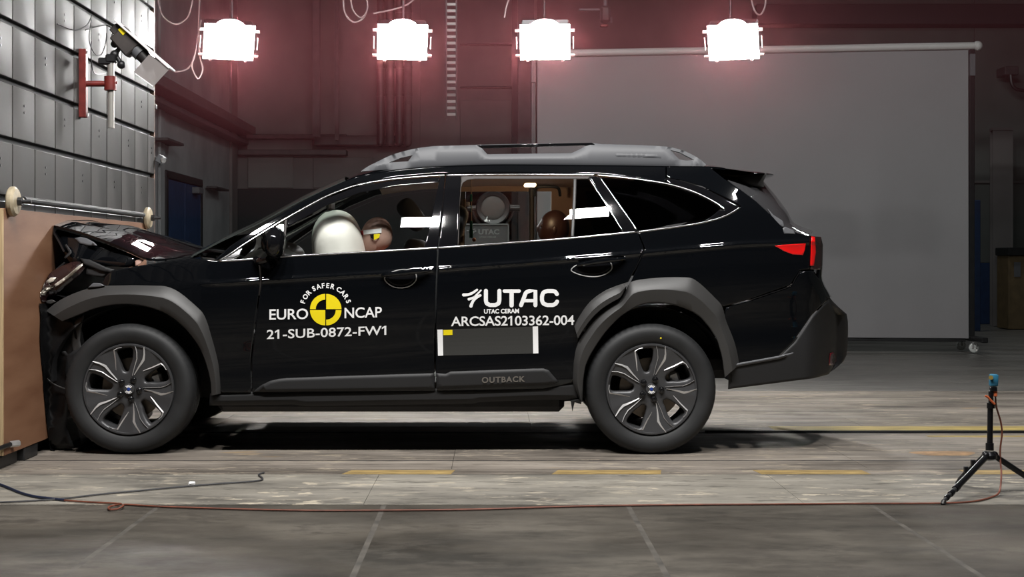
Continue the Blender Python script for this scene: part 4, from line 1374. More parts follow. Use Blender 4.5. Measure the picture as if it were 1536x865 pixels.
# gloss black band that closes the window line behind the quarter glass
panel('pillar_band', [(1000, 267), (1020, 270.5), (1054, 281), (1087, 297.5), (1109, 309), (1097, 317.6), (1083, 324.2), (1066, 329.2), (1056, 331.4), (1060, 328.5), (1070, 322.5), (1079, 314.5), (1086, 315), (1088, 312.3), (1075, 303), (1061, 295), (1044, 287), (1025, 280), (1000, 273.4)], GLOSS, qp, off=0.004, bev=0.002)
panel('tailgate_pillar', [(883.5, 264.5), (898, 264.5), (930, 309), (957, 346.4), (935.5, 349)], GLOSS, rd, off=0.004, bev=0.002)
ribbon('chrome_strip', [(899.5, 265), (928, 305.5), (956.8, 346.5)], 1.3, CHROME, qp, off=0.004)
ribbon('chrome_strip', [(883, 266), (909, 306), (934.5, 347)], 1.3, CHROME, rd, off=0.006)
# door frames: black edge round the glass
panel('b_pillar', [(660.5, 264), (667.6, 263.8), (663, 310), (657, 371), (636.5, 372.2), (648, 320)], GLOSS, fd, off=0.003, bev=0.002)
panel('b_pillar', [(669, 263.8), (691.5, 263.4), (688.5, 310), (686, 368.6), (658.4, 370.4), (664.5, 310)], GLOSS, rd, off=0.003, bev=0.002)
panel('window_frame', [(691.5, 263.3), (893, 263.3), (890, 268.5), (861, 268.5), (712, 268.5), (701, 270.2), (695, 274), (691.8, 281), (689.4, 310), (688, 367.8), (686.3, 368)], TRIMD, rd, off=-0.002, bev=0.001)
ribbon('window_post', [(862.5, 267), (861.5, 300), (858.5, 356)], 4.6, CLAD, rd, off=0.002, thick=0.02)
ribbon('window_post', [(428.6, 329), (427, 350), (424.5, 383)], 4.0, TRIMD, fd, off=0.0, thick=0.02)
panel('window_frame', [(429.5, 330.2), (482, 300.3), (534, 280.2), (594, 270), (659.5, 265.2), (658.6, 273.5), (594, 279), (540, 289), (490, 308), (432, 340)], GLOSS, fd, off=-0.004, bev=0.001)

# --- glass
front_glass = [(427.4, 383.2), (430, 336), (482, 301.5), (534, 281), (594, 271), (660, 266), (648, 320), (637, 372)]
tri_glass = [(341, 388.5), (362, 371.5), (395, 350.5), (426, 331), (424, 383.3)]
rear_glass_o = [(688.5, 368.3), (690.5, 300), (693, 279), (700, 271.5), (712, 269), (861, 269), (857, 356.2)]
fix_glass = [(863.5, 269), (882.5, 268.5), (909, 309), (933, 347.6), (861, 355.4)]
q_glass = [(900.5, 266), (930, 268), (973, 272.5), (1000, 276.8), (1025, 283.4), (1044, 290.2), (1060, 298), (1072, 305), (1079, 310.5), (1078.5, 314), (1070, 321.5), (1058, 327.5), (1040, 331.5), (1004, 337.5), (957.5, 345.5)]
for far in (False, True):
    st = 14 if not far else 40
    kw = dict(off=-0.006, thick=0.004, bev=0.0, bevpx=0.8, step=st, far=far, estep=8)
    dF = fd if not far else [o for o in car.children if o.name.startswith('front_door')][-1]
    dR = rd if not far else [o for o in car.children if o.name.startswith('rear_door')][-1]
    dQ = qp if not far else [o for o in car.children if o.name.startswith('rear_quarter')][-1]
    g1 = panel('door_window', front_glass, GLASS, dF, **kw)
    panel('corner_window', tri_glass, GLASS, dF, **kw)
    panel('door_window', rear_glass_o, GLASS, dR, **kw)
    g2 = panel('fixed_window', fix_glass, TINT, dR, **kw)
    panel('quarter_window', q_glass, TINT, dQ, **kw)
    if far:
        panel('b_pillar', [(656, 262), (692, 262), (688, 368), (636, 373), (648, 320)], TRIMD, car, far=True, step=26, thick=0.06, bev=0)
        panel('window_post', [(857, 262), (866, 262), (861, 356), (852, 356)], TRIMD, dR, far=True, step=26, thick=0.04, bev=0)
        panel('window_post', [(884, 264), (900, 264), (957, 346), (934, 348)], TRIMD, dQ, far=True, step=26, thick=0.04, bev=0)

# --- tail lamp
tl = panel('tail_lamp', [(1216.8, 353.5), (1224, 354.5), (1231.5, 355), (1234.5, 367), (1233.5, 398), (1230, 404), (1216, 404)], SMOKED, car, off=0.002, bev=0.004)
panel('red_stripe', [(1217, 354.5), (1222.5, 355), (1224, 378), (1221, 398.5), (1215.5, 398.5)], RED_LENS, tl, off=0.006, bev=0.003)
rl = panel('side_lamp_lens', [(1162, 368.5), (1172, 367.2), (1208.6, 365), (1207.5, 374), (1204.6, 382.5), (1189, 381.5), (1176, 376.5)], RED_LENS, tl, off=0.006, bev=0.004)

# --- door handles
def handle(door, bow, cup, off):
    panel('handle_recess', cup, GLOSS, door, off=0.002, bev=0.006, bevpx=5, thick=0.01, step=5, estep=3)
    pts = cr([P1(a, b, o) for a, b, o in bow], 5)
    mb = MB(); mb.tube([P1(a, b, 0.001) for a, b in cup], 0.003, 6, closed=True); mb.build('cup_highlight', RIMB, door)  # bright alloy tube stands in for highlights on the black handle recess
    mb = MB()
    k = len(pts)
    mb.tube(pts, 0.011, 10, radii=[0.008 + 0.006 * math.sin(PI * (i / (k - 1))) for i in range(k)])
    return mb.build('door_handle', PAINT, door)


handle(fd, [(573, 414, 0.004), (584, 411.5, 0.026), (606, 409, 0.034), (628, 407, 0.03), (645, 405.6, 0.006)], cr2([(577, 416), (590, 407), (608, 404), (622, 408), (624, 420), (612, 430), (594, 431), (582, 425)], 4, True), 0)
handle(rd, [(866, 398, 0.004), (878, 395.5, 0.026), (900, 392, 0.034), (922, 389.6, 0.03), (938, 388, 0.006)], cr2([(857, 404), (866, 397), (886, 392), (912, 391), (918, 402), (908, 411), (892, 415), (874, 413), (861, 408.5)], 4, True), 0)
panel('crease_highlight_edge', [(640, 403.2), (671, 400.8), (672, 402.4), (641, 405.6)], PAINT, fd, off=0.006, bev=0.005, bevpx=1.2, thick=0.008) if False else None

# --- mirror
mb = MB()
c = P1(412, 364, 0.10)
mb.sphere(c, 1.0, 24, (0.062, 0.105, 0.088))
mir_o = mb.build('wing_mirror', GLOSS, fd)
mb = MB(); mb.tube(cr([P1(384, 389.5, 0.0), P1(388, 392, 0.045), P1(402, 389, 0.085)], 5), 0.02, 10, radii=None)
mb.build('mirror_arm', GLOSS, fd)
mb = MB(); mb.sphere(c + Vector((-0.045, -0.035, 0.0)), 1.0, 16, (0.022, 0.06, 0.05)); mb.build('turn_lamp', LENS, fd)
# chrome wedge added as the highlight at the foot of the front window
panel('window_corner_glint', [(334, 389), (362, 370.5), (363.5, 372), (360, 383), (350, 388)], CHROME, fd, off=0.0, bev=0.004, bevpx=2)

# ------------------------------------------------------------ lettering on the doors
def put(parts, mat, door, label, off=0.0035):
    v, f = join2d(parts)
    o = decal('lettering', v, f, mat, door, off)
    tag(o, label)


put([text_px('EURO', 404.1, 462.2, (463.6, 479.6), (462.3, 478.4), 0.012, 0.98)], WHITE, fd, 'white printed letters')
put([text_px('NCAP', 516.8, 572.8, (461.3, 477.3), (459.8, 475.8), 0.012, 0.98)], WHITE, fd, 'white printed letters')
put([text_px('21-SUB-0872-FW1', 400.2, 579.4, (494.6, 508.6), (488.2, 502.2), 0.012, 1.02)], WHITE, fd, 'white printed test number')
CXE, CYE = 488.6, 464.2
arc = []
for ch, ang in zip('FORSAFERCARS', (161, 147.5, 134.5, 119.5, 107.5, 96, 85, 73, 57, 45, 32.5, 20)):
    v, f = text2d(ch, 0.03)
    lo, hi = v.min(0), v.max(0)
    t = (v - (lo + hi) / 2) / (hi[1] - lo[1]) * 7.6
    a = math.radians(ang)
    r = 36.2
    up = np.array([math.cos(a), -math.sin(a)])
    rt = np.array([math.sin(a), math.cos(a)])
    arc.append((np.array([CXE, CYE]) + up * r + t[:, :1] * rt * 0.95 + t[:, 1:] * up, f))
put(arc, WHITE, fd, 'white printed arc of letters')


def sector(a0, a1, r0, r1, gap=0.75, n=14):
    v, f = [], []
    mid = math.radians((a0 + a1) / 2)
    ox, oy = math.cos(mid) * gap * 1.414, -math.sin(mid) * gap * 1.414
    for i in range(n + 1):
        a = math.radians(a0 + (a1 - a0) * i / n)
        for r in (r0, r1):
            v.append((CXE + ox + math.cos(a) * r, CYE + oy - math.sin(a) * r))
    for i in range(n): f.append((2 * i, 2 * i + 1, 2 * i + 3, 2 * i + 2))
    return v, f


v, f = join2d([sector(0, 90, 0.01, 22.8), sector(180, 270, 0.01, 22.8), sector(90, 180, 14.2, 22.8), sector(270, 360, 14.2, 22.8)])
tag(decal('target_mark', v, f, YELLOW, fd, 0.0035), 'yellow quartered round target mark')

u = 7.68
U = lambda pts: [(670 + a / u, 425 + b / u) for a, b in pts]
logo = [stroke2d(U(cr2([(195, 131), (250, 127), (300, 107), (350, 72)], 5)), list(np.linspace(4.6, 3.2, 16))),
        stroke2d(U(cr2([(256, 181), (315, 160), (345, 130), (395, 78)], 5)), list(np.linspace(4.0, 2.2, 16))),
        stroke2d(U(cr2([(300, 168), (345, 150), (388, 137)], 5)), 3.6),
        stroke2d(U(cr2([(280, 260), (300, 210), (335, 172), (385, 142)], 5)), list(np.linspace(5.0, 2.6, 16))),
        stroke2d(U([(452, 84)] + cr2([(452, 190), (462, 228), (500, 248)], 5) + cr2([(560, 248), (597, 228), (607, 190)], 5) + [(607, 84)]), 6.0),
        stroke2d(U([(665, 87), (835, 87)]), 5.2), stroke2d(U([(748, 90), (748, 252)]), 6.4),
        stroke2d(U([(857, 250)] + cr2([(895, 150), (915, 105), (955, 86)], 5) + [(1022, 86), (1022, 250)]), 6.0),
        stroke2d(U([(890, 197), (1020, 197)]), 5.0),
        stroke2d(U(cr2([(1270, 122), (1250, 95), (1220, 86)], 4) + cr2([(1160, 86), (1115, 105), (1098, 150)], 5) + cr2([(1098, 190), (1115, 230), (1160, 248)], 5) + cr2([(1220, 248), (1252, 235), (1272, 208)], 4)), 6.0)]
put(logo[:4], WHITE, rd, 'white printed bird mark')
put(logo[4:], WHITE, rd, 'large white printed letters')
put([text_px('UTAC CERAM', 726, 778.6, (463.4, 470.4), (462.6, 469.6), 0.035, 1.0)], WHITE, rd, 'small white printed letters')
put([text_px('ARCSAS2103362-004', 676.6, 861.4, (474.6, 489.2), (472.2, 487.2), 0.014, 0.97)], WHITE, rd, 'white printed test code')
tag(decal('test_panel', *gridq([(664, 494), (799, 489.6), (800, 530), (665, 533)], 16, 6), DGREY, rd, 0.002), 'dark grey rectangular patch')
for q in ([(656, 494.2), (664, 494), (664.8, 533), (657, 533.4)], [(799, 489.6), (807, 489.2), (807.6, 529.6), (799.8, 530)]):
    tag(decal('marker_strip', *gridq(q, 2, 6), WHITE, rd, 0.004), 'white strip')
tag(decal('marker_label', *gridq([(665, 494.8), (678.6, 494.4), (678.8, 502), (665.2, 502.5)], 3, 2), YELLOW, rd, 0.004), 'yellow label')

# ------------------------------------------------------------ roof, screens, nose, tail
EZ = Vector((0, 0, 1))
roof_line = cr2([(520, 270), (545, 261), (600, 253.5), (640, 250.2), (700, 247.4), (760, 246.2), (900, 247.3), (1000, 248.8), (1064, 249.4), (1088, 252)], 4)
bridge('roof', roof_line, PAINT, car, lambda i, s: Vector((0, 0, 0.05)), n=20, p=2.2, thick=0.01)
bridge('headliner', [(q[0], q[1] + 12) for q in roof_line[4:-9]], TRIMB, car, lambda i, s: Vector((0, 0, 0.045)), n=12, p=2.2, thick=0.01, off=-0.05)
ws_line = cr2([(285, 385.5), (330, 362), (375, 341), (411, 322), (458, 297), (518, 270)], 4)
bridge('windscreen', ws_line, WSGLASS, car, lambda i, s: Vector((-0.05, 0, 0.055)), n=20, p=2.0, thick=0.005, off=-0.01)
bridge('cowl', [(250, 390), (270, 387), (288, 385)], PLASTIC, car, lambda i, s: Vector((-0.06, 0, 0.03)), n=12, p=2)

# crumpled bonnet: folded up at the nose
def bonnet():
    prof = [(76.5, 340, .03), (80, 337.8, .035), (96, 341, .04), (120, 347, .045), (146, 356, .058), (172, 366, .07), (196, 376.5, .08), (216, 385.5, .08), (234, 388, .07), (262, 386.5, .043), (286, 384.5, .015)]
    L = cr([(a, b, c) for a, b, c in prof], 4)
    bm = bmesh.new()
    rows = []
    n = 26
    for i, q in enumerate(L):
        p = P1(q[0], q[1], -0.008)
        s = i / (len(L) - 1)
        row = []
        for k in range(n + 1):
            t = -1 + 2 * k / n
            g = 1 - abs(t) ** 2.2
            v = Vector((p.x - 0.05 * g * (1 - s), YC + t * (YC - p.y), p.z + q[2] * g * 1.3))
            # buckle lines that run across the bonnet
            env = g ** 0.5 * math.sin(PI * min(1, s * 1.15)) if s < .87 else 0
            v.z += env * (0.005 * math.sin(s * 19 + t * 2.2) + 0.006 * math.sin(t * 7 + s * 5))
            # swage lines
            v.z += 0.008 * math.exp(-((abs(t) - 0.62) / 0.05) ** 2) * min(1, s * 3)
            row.append(bm.verts.new(v))
        rows.append(row)
    for i in range(len(L) - 1):
        for k in range(n): bm.faces.new((rows[i][k], rows[i][k + 1], rows[i + 1][k + 1], rows[i + 1][k]))
    bmesh.ops.recalc_face_normals(bm, faces=list(bm.faces))
    bmesh.ops.solidify(bm, geom=list(bm.faces), thickness=0.012)
    mb = MB(); mb.bm.free(); mb.bm = bm
    return mb.build('bonnet', PAINT, car, 40)


hood = bonnet()
panel('bonnet_flange', [(79, 342), (97, 346.5), (121, 353.5), (146, 362), (172, 371), (196, 380.5), (213, 388.5), (206, 399.5), (190, 400.5), (160, 399), (128, 396), (105, 394), (96, 380), (88, 362)], PAINT, hood, off=-0.05, bev=0.02, bevpx=8, thick=0.02, step=8, extra=lambda x, y: 0.02 * np.sin(x * 0.07 + y * 0.05))
panel('bonnet_brace', [(100, 366), (107, 376), (107, 380), (98, 388), (96, 386), (103, 378), (97, 367)], CLAD2, hood, off=0.0, bev=0.004, thick=0.02)
panel('bonnet_brace', [(112, 357), (121, 355), (131, 357.5), (141, 363), (146, 368), (133, 368), (120, 365)], RAIL, hood, off=-0.018, bev=0.008, bevpx=3, thick=0.01)
panel('body_patch', [(203, 391), (210, 388), (217, 389), (210, 396), (203, 399)], SKIN, car, off=-0.03, thick=0.01)
# front lip of the bonnet hanging down
bridge('bonnet_lip', [(76.5, 340.5), (80, 350), (87, 362), (95, 378)], GLOSS, hood, lambda i, s: Vector((-0.06, 0, 0.03)), n=14, p=2.2, thick=0.01, noise_amp=0.01)
# crushed fender top rail and struts under the bonnet
panel('fender_brace', [(120, 387), (134, 389), (158, 400), (172, 404.5), (166, 409), (150, 406), (126, 396)], CLAD2, fender_skin, off=-0.02, bev=0.008, bevpx=3, thick=0.03)
panel('fender_brace', [(130, 402), (148, 402), (163, 408), (158, 416), (140, 414), (129, 411)], CLAD2, fender_skin, off=-0.04, bev=0.008, bevpx=3, thick=0.03)
panel('fender_brace', [(132, 431), (140, 424), (150, 424.5), (157, 428), (150, 430)], RAIL, fender_skin, off=0.02, bev=0.004, thick=0.02)
# inner engine bay, dark and crushed
bridge('engine_bay', [(96, 392), (84, 402), (70, 420), (60, 450), (120, 470), (150, 430), (250, 396)], PLASTIC, car, lambda i, s: Vector((0, 0, -0.02)), n=14, p=2, thick=0.01, noise_amp=0.03, off=-0.06)
REFL = pmat('lamp_reflector', (0.85, 0.8, 0.7), 0.3, 0.4)
# headlamp pushed forward and down
hl = panel('headlamp', cr2([(44, 442), (52, 428), (70, 413), (92, 399), (110, 392.5), (124, 393), (128, 400), (118, 413), (98, 430), (78, 445), (62, 451), (50, 452)], 3, True), SMOKED, car, off=-0.01, bev=0.04, bevpx=14, thick=0.1, step=5, extra=lambda x, y: 0.15 * np.clip((76 - x) / 32, 0, 1))
panel('chrome_blade', [(54, 441), (66, 433), (80, 427), (81, 430), (70, 438), (56, 445)], REFL, hl, off=0.008, bev=0.006, bevpx=2.5, extra=lambda x, y: 0.012 * np.sin(x * 0.9) + 0.15 * np.clip((76 - x) / 32, 0, 1))
panel('chrome_blade', [(82, 426), (100, 413.5), (116, 400), (124, 394.5), (124, 398), (112, 409), (96, 422), (83, 430)], REFL, hl, off=0.008, bev=0.006, bevpx=2.5, extra=lambda x, y: 0.008 * np.sin(x * 0.8 + y))
panel('chrome_blade', [(70, 421), (76, 416), (84, 416), (80, 422), (72, 425)], REFL, hl, off=0.008, bev=0.006, bevpx=2.5)
panel('lens_shard', [(38, 428), (43, 424), (47, 434), (45, 446), (40, 441)], ALU, hl, off=-0.03, bev=0.004)
panel('lens_rim', [(56, 447), (64, 452), (78, 449), (84, 452), (76, 456), (60, 454)], CLAD, hl, off=0.0, bev=0.004)

# crushed front bumper between the barrier face and the wheel
front_prof = cr2([(96, 445), (62, 448), (49, 470), (47, 505), (50, 545), (56, 590), (63, 635), (68, 668), (100, 680), (122, 668), (112, 630), (104, 590), (106, 540), (110, 490)], 3, True)
bridge('front_bumper', front_prof + front_prof[:1], CRUSHED, car, lambda i, s: Vector((-0.05, 0, 0)), n=18, p=2.0, thick=0, noise_amp=0.03, off=0.0, smooth=60)
panel('bumper_skin', [(50, 455), (70, 458), (92, 474), (120, 480), (128, 520), (132, 545), (116, 560), (104, 600), (100, 640), (112, 672), (72, 678), (64, 640), (55, 585), (48, 520)], CRUSHED, car, off=-0.02, bev=0.03, bevpx=10, thick=0.02, step=7, extra=lambda x, y: 0.15 * np.clip((74 - x) / 26, 0, 1) + 0.03 * np.abs(((x * 0.021 + y * 0.013) % 1) - .5) + 0.03 * np.abs(((y * 0.017 - x * 0.012) % 1) - .5))
panel('liner_strip', cr2([(108, 527), (106, 500), (112, 482), (124, 473), (126, 474), (122, 492), (120, 510), (122, 526)], 3, True), CLAD, car, off=0.0, bev=0.008, bevpx=4, thick=0.03, step=6)
panel('liner_strip', [(92, 527), (120, 523), (134, 530), (140, 556), (128, 566), (104, 578), (98, 560)], CLAD2, car, off=0.02, bev=0.02, bevpx=8, thick=0.03, step=7, extra=lambda x, y: 0.012 * np.sin(x * .2 + y * .1))
mb = MB(); mb.tube(cr([P1(50, 530, 0.012), P1(62, 556, 0.018), P1(78, 574, 0.02), P1(100, 584, 0.02)], 5), 0.004, 6); mb.build('bumper_seam', CLAD, car)

# tail: hatch glass, tailgate, spoiler, bumper
tg = bridge('tailgate', cr2([(1214, 353), (1226, 357), (1230, 370), (1230, 400), (1229, 421), (1240, 446)], 3), PAINT, car, lambda i, s: Vector((0.10 + 0.02 * s, 0, 0)), n=20, p=3.0, thick=0.01)
bridge('rear_window', cr2([(1092, 270), (1112, 285), (1135, 302), (1160, 325), (1178, 343), (1212, 354)], 3), REARG, tg, lambda i, s: Vector((0.30 - 0.16 * s, 0, 0.05)), n=24, p=2.6, thick=0.004, off=-0.012)
bridge('rear_spoiler', cr2([(1064, 249.6), (1088, 252.5), (1110, 255.5), (1128, 258.5), (1130, 261), (1110, 264.5), (1087, 268.5)], 3), PAINT, tg, lambda i, s: Vector((0.20 * math.sin(PI * min(1, s * 0.75 + .12)), 0, 0.01)), n=24, p=4.0, thick=0.0, off=-0.004)
slab('spoiler_side', [(1087, 269), (1112, 264), (1132, 260.5), (1151, 258.6), (1149, 265), (1145.5, 272), (1147, 280), (1122, 277.5), (1101, 279.5)], CLAD, tg, 7.855, 0.25, bev=0.01, bevpx=3)
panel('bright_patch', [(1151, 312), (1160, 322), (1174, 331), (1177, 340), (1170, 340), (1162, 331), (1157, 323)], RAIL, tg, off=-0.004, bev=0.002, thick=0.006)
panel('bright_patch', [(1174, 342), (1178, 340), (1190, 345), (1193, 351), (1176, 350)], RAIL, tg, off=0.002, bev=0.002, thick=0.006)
bridge('bumper_face', cr2([(1240, 447), (1254, 472), (1255.5, 508), (1252, 544), (1241, 560), (1221, 566)], 3), CLAD2, bp_, lambda i, s: Vector((0.10, 0, 0)), n=20, p=3.0, thick=0.01)

# underbody
mb = MB()
mb.box((-0.55, YC, 0.30), (1.9, 1.66, 0.16), 0.03)
mb.box((1.25, YC, 0.47), (0.6, 1.4, 0.16), 0.05)
mb.box((-1.9, YC, 0.42), (0.75, 1.1, 0.3), 0.05)
mb.box((0.75, YC, 0.45), (0.8, 1.2, 0.3), 0.05)
mb.cyl((-1.3, YC - 0.2, 0.235), (1.2, YC - 0.2, 0.26), 0.035)
mb.box((1.1, YC + 0.35, 0.28), (0.5, 0.22, 0.15), 0.04)
mb.box((0.865, YC, 0.31), (0.10, 1.35, 0.09), 0.02)
mb.box((-1.96, YC, 0.31), (0.10, 1.35, 0.09), 0.02)
mb.build('underbody', PLASTIC, car)

# wheel arch liners: half drums
for wx in (-1.960, 0.865):
    for s in (-1, 1):
        mb = MB()
        y0, y1 = YC + s * 0.905, YC + s * 0.56
        n = 22
        R0 = 0.43
        prev = None
        for k in range(n + 1):
            a = math.radians(4 + 172 * k / n)
            x, z = wx + math.cos(a) * R0 * (1.02), 0.36 + math.sin(a) * R0 * 1.02
            if wx < -1: x = max(x, -2.38)
            row = [mb.bm.verts.new((x, y0, z)), mb.bm.verts.new((x, y1, z))]
            if prev: mb.bm.faces.new((prev[0], prev[1], row[1], row[0]))
            prev = row
        # inner wall
        cen = mb.bm.verts.new((wx, y1, 0.36))
        vs = [v for v in mb.bm.verts if abs(v.co.y - y1) < 1e-6 and v is not cen]
        for a, b in zip(vs[:-1], vs[1:]): mb.bm.faces.new((a, b, cen))
        mb.build('arch_liner', PLASTIC, car)

# ------------------------------------------------------------ roof rails
rail = cr2([(541, 256.5), (552, 249), (568, 241), (586, 232.5), (607, 226), (628, 221.5), (650, 218.8)], 3) + [(700, 217.3), (760, 215.8), (830, 214.6), (888, 213.8), (900, 215.5), (960, 217.3), (999, 219.2)] + cr2([(1010, 221), (1028, 226.5), (1046, 235.5), (1056, 243), (1063, 249.8)], 3) + [(1040, 249.6), (1000, 247.8), (900, 246.6), (800, 245.6), (700, 246.6), (640, 249.2), (580, 254)]
h1 = [(583, 243.5), (600, 236.5), (618.5, 232.5), (612, 241.5)]
h2 = [(722.5, 221.5), (790, 219.6), (880, 217), (871, 223), (857, 229.4), (800, 230), (731, 231)]
h3 = [(1006, 224.5), (1020, 228), (1042, 239.5), (1030, 240.5), (1019, 238.5)]
for far in (False, True):
    rr = slab('roof_rail', rail, RAIL, car, 7.93, 0.05, holes=[h1, h2, h3], bev=0.014, bevpx=6, lean=0.0009, far=far, step=10, estep=6)
    slab('rail_cap', [(716, 217.6), (800, 215.6), (888, 213.9), (892, 216.3), (800, 218.4), (722, 220.4)], GLOSS, rr, 7.945, 0.03, bev=0.004, far=far)
    if not far:
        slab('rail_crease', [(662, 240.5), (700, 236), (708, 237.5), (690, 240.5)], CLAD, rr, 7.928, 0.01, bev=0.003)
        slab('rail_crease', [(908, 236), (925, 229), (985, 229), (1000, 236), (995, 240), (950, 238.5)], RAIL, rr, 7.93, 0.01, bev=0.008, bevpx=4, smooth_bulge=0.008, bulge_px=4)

# ------------------------------------------------------------ wheels
WR = 0.353
RR = 0.2475


def build_wheel():
    """axis along Y, outer face towards -Y, centre at the origin"""
    wroot = empty('wheel', (0, 0, 0))
    mb = MB()
    tw = 0.215
    prof = [(RR * 0.985, 0.012), (RR * 1.01, 0.003), (RR * 1.07, -0.004), (0.285, -0.013), (0.305, -0.015), (0.322, -0.012), (0.337, -0.003), (0.346, 0.008), (0.3505, 0.022)]
    for k in range(4):
        y = 0.04 + k * 0.042
        prof += [(0.353, y), (0.353, y + 0.032), (0.345, y + 0.034), (0.345, y + 0.040)] if k < 3 else [(0.353, y), (0.353, y + 0.03)]
    prof += [(0.346, 0.212), (0.325, 0.222), (0.29, 0.224), (RR, 0.21), (RR * 0.95, 0.2), (RR * 0.95, 0.02)]

    def rmod(j, i):
        return -0.0045 if (6 <= j <= 8 and i % 2 == 0) else 0.0
    mb.lathe(prof, (0, 0, 0), (0, 1, 0), 120, closed=True, rmod=rmod)
    mb.build('tire', RUBBER, wroot, 40)
    # bead ring with fine ridge
    mb = MB()
    mb.lathe([(RR * 1.0, 0.004), (RR * 0.985, -0.006), (RR * 0.955, -0.006), (RR * 0.93, 0.010), (RR * 0.88, 0.06), (RR * 0.86, 0.19), (RR * 0.9, 0.2), (RR * 0.99, 0.19)], (0, 0, 0), (0, 1, 0), 72, closed=True)
    mb.build('rim_barrel', RIM, wroot, 40)
    # face with five openings
    hole = [(.87, -12), (.905, -4), (.90, 6), (.86, 10.5), (.70, 12), (.45, 13), (.38, 5), (.40, -4), (.50, -8), (.64, -12.5)]
    SCL = 1000.0
    loops = []
    for k in range(5):
        a0 = 100 + 72 * k
        pts = [(r * RR * SCL * math.cos(math.radians(a0 + da)), r * RR * SCL * math.sin(math.radians(a0 + da))) for r, da in hole]
        loops.append(cr2(pts, 4, True))
    outer = [(0.955 * RR * SCL * math.cos(2 * PI * i / 72), 0.955 * RR * SCL * math.sin(2 * PI * i / 72)) for i in range(72)]
    v, f, dist, lp = tri2d(outer, loops, 12, 3.5, 7)
    r = np.hypot(v[:, 0], v[:, 1]) / (RR * SCL)
    ang = np.degrees(np.arctan2(v[:, 1], v[:, 0]))
    rel = np.abs((ang - 100 - 36 + 360 * 3) % 72 - 0)
    rel = np.minimum(rel, 72 - rel)          # 0 at the middle of a spoke
    hd = polydist(v, loops)
    spoke = 0.006 * np.clip(1 - rel / 14, 0, 1) * np.clip((r - .25) * 3, 0, 1)
    y = 0.020 - 0.022 * np.clip(r, 0, 1) ** 2 + 0.010 * (1 - sstep(hd / 16)) - spoke + 0.0
    front = np.stack([v[:, 0] / SCL, y, v[:, 1] / SCL], 1)
    back = front + [0, 0.035, 0]
    solid(v, f, front, back, 'rim_face', RIM, wroot)
    # machined facets
    def facet(pts, wpx, lift, seq=None):
        p = np.array([(q[0] * RR * math.cos(math.radians(q[1])), q[0] * RR * math.sin(math.radians(q[1]))) for q in pts])
        t = np.gradient(p, axis=0)
        t /= np.linalg.norm(t, axis=1)[:, None]
        nr = np.stack([-t[:, 1], t[:, 0]], 1)
        mb = MB()
        V = []
        for i in range(len(p)):
            rr_ = np.hypot(*p[i]) / RR
            yb = 0.020 - 0.022 * rr_ ** 2
            a, b = p[i] + nr[i] * wpx[i] / 2, p[i] - nr[i] * wpx[i] / 2
            V += [(a[0], yb - lift, a[1]), (b[0], yb - lift + 0.003, b[1]), (b[0], yb + 0.014, b[1]), (a[0], yb + 0.014, a[1])]
        Fc = []
        for i in range(len(p) - 1):
            for k in range(4):
                Fc.append((4 * i + k, 4 * i + (k + 1) % 4, 4 * i + 4 + (k + 1) % 4, 4 * i + 4 + k))
        Fc += [(0, 1, 2, 3), tuple(4 * (len(p) - 1) + k for k in (3, 2, 1, 0))]
        mb.add(V, Fc)
        return mb
    for k in range(5):
        a0 = 100 + 72 * k
        facet([(.33, a0 + 45), (.52, a0 + 41), (.715, a0 + 38), (.83, a0 + 40.5), (.985, a0 + 44.5)], [.003, .007, .013, .008, .004], 0.0085).build('machined_edge', RIMB, wroot, 20)
        facet([(.30, a0 + 52), (.5, a0 + 51), (.69, a0 + 50), (.83, a0 + 52.5), (.96, a0 + 56)], [.002, .0028, .0035, .003, .002], 0.007).build('machined_edge', RIMB, wroot, 20)
        facet([(.93, a0 + 2), (.935, a0 + 8), (.91, a0 + 13.5), (.70, a0 + 18), (.50, a0 + 28)], [.004, .005, .007, .006, .003], 0.004).build('machined_edge', RIMB, wroot, 20)
        a = math.radians(140 - 72 * k)
        c = Vector((math.cos(a) * .222 * RR, 0.004, math.sin(a) * .222 * RR))
        mb = MB()
        mb.lathe([(0.017, 0.012), (0.017, 0.006), (0.0125, 0.004), (0.0125, -0.006), (0.009, -0.010), (0, -0.011)], c, (0, 1, 0), 12)
        mb.build('lug_nut', NUT, wroot)
    mb = MB()
    mb.lathe([(0.031, 0.02), (0.031, 0.008), (0.028, 0.004), (0, 0.002)], (0, 0, 0), (0, 1, 0), 24)
    mb.build('centre_cap', RIM, wroot)
    mb = MB()
    for s in (-1, 1):
        for k in range(5):
            a = math.radians(90 * s + (k - 2) * 22)
            d_ = Vector((math.cos(a), 0, math.sin(a)))
            p0, p1 = d_ * 0.011, d_ * 0.024
            q = Vector((-d_.z, 0, d_.x)) * 0.0022
            o = Vector((0, 0.0005, 0))
            mb.add([p0 - q + o, p0 + q + o, p1 + q + o, p1 - q + o], [(0, 1, 2, 3)])
    mb.build('emblem', WHITE, wroot, 0)
    mb = MB(); mb.lathe([(0.009, 0.002), (0.008, 0.0), (0, -0.001)], (0, 0, 0), (0, 1, 0), 16); mb.build('emblem', pmat('blue_enamel', (0.02, 0.05, 0.25), 0.2), wroot)
    mb = MB()
    mb.lathe([(0.165, 0.085), (0.165, 0.11), (0.08, 0.11), (0.08, 0.085)], (0, 0, 0), (0, 1, 0), 48, closed=True)
    mb.build('brake_disc', DISC, wroot)
    mb = MB()
    mb.box((0.135, 0.085, 0.055), (0.055, 0.05, 0.07), 0.012, Matrix.Rotation(math.radians(-20), 3, 'Y'))
    mb.box((0.118, 0.075, 0.065), (0.03, 0.03, 0.025), 0.006)
    mb.build('brake_caliper', ALU, wroot)
    return wroot


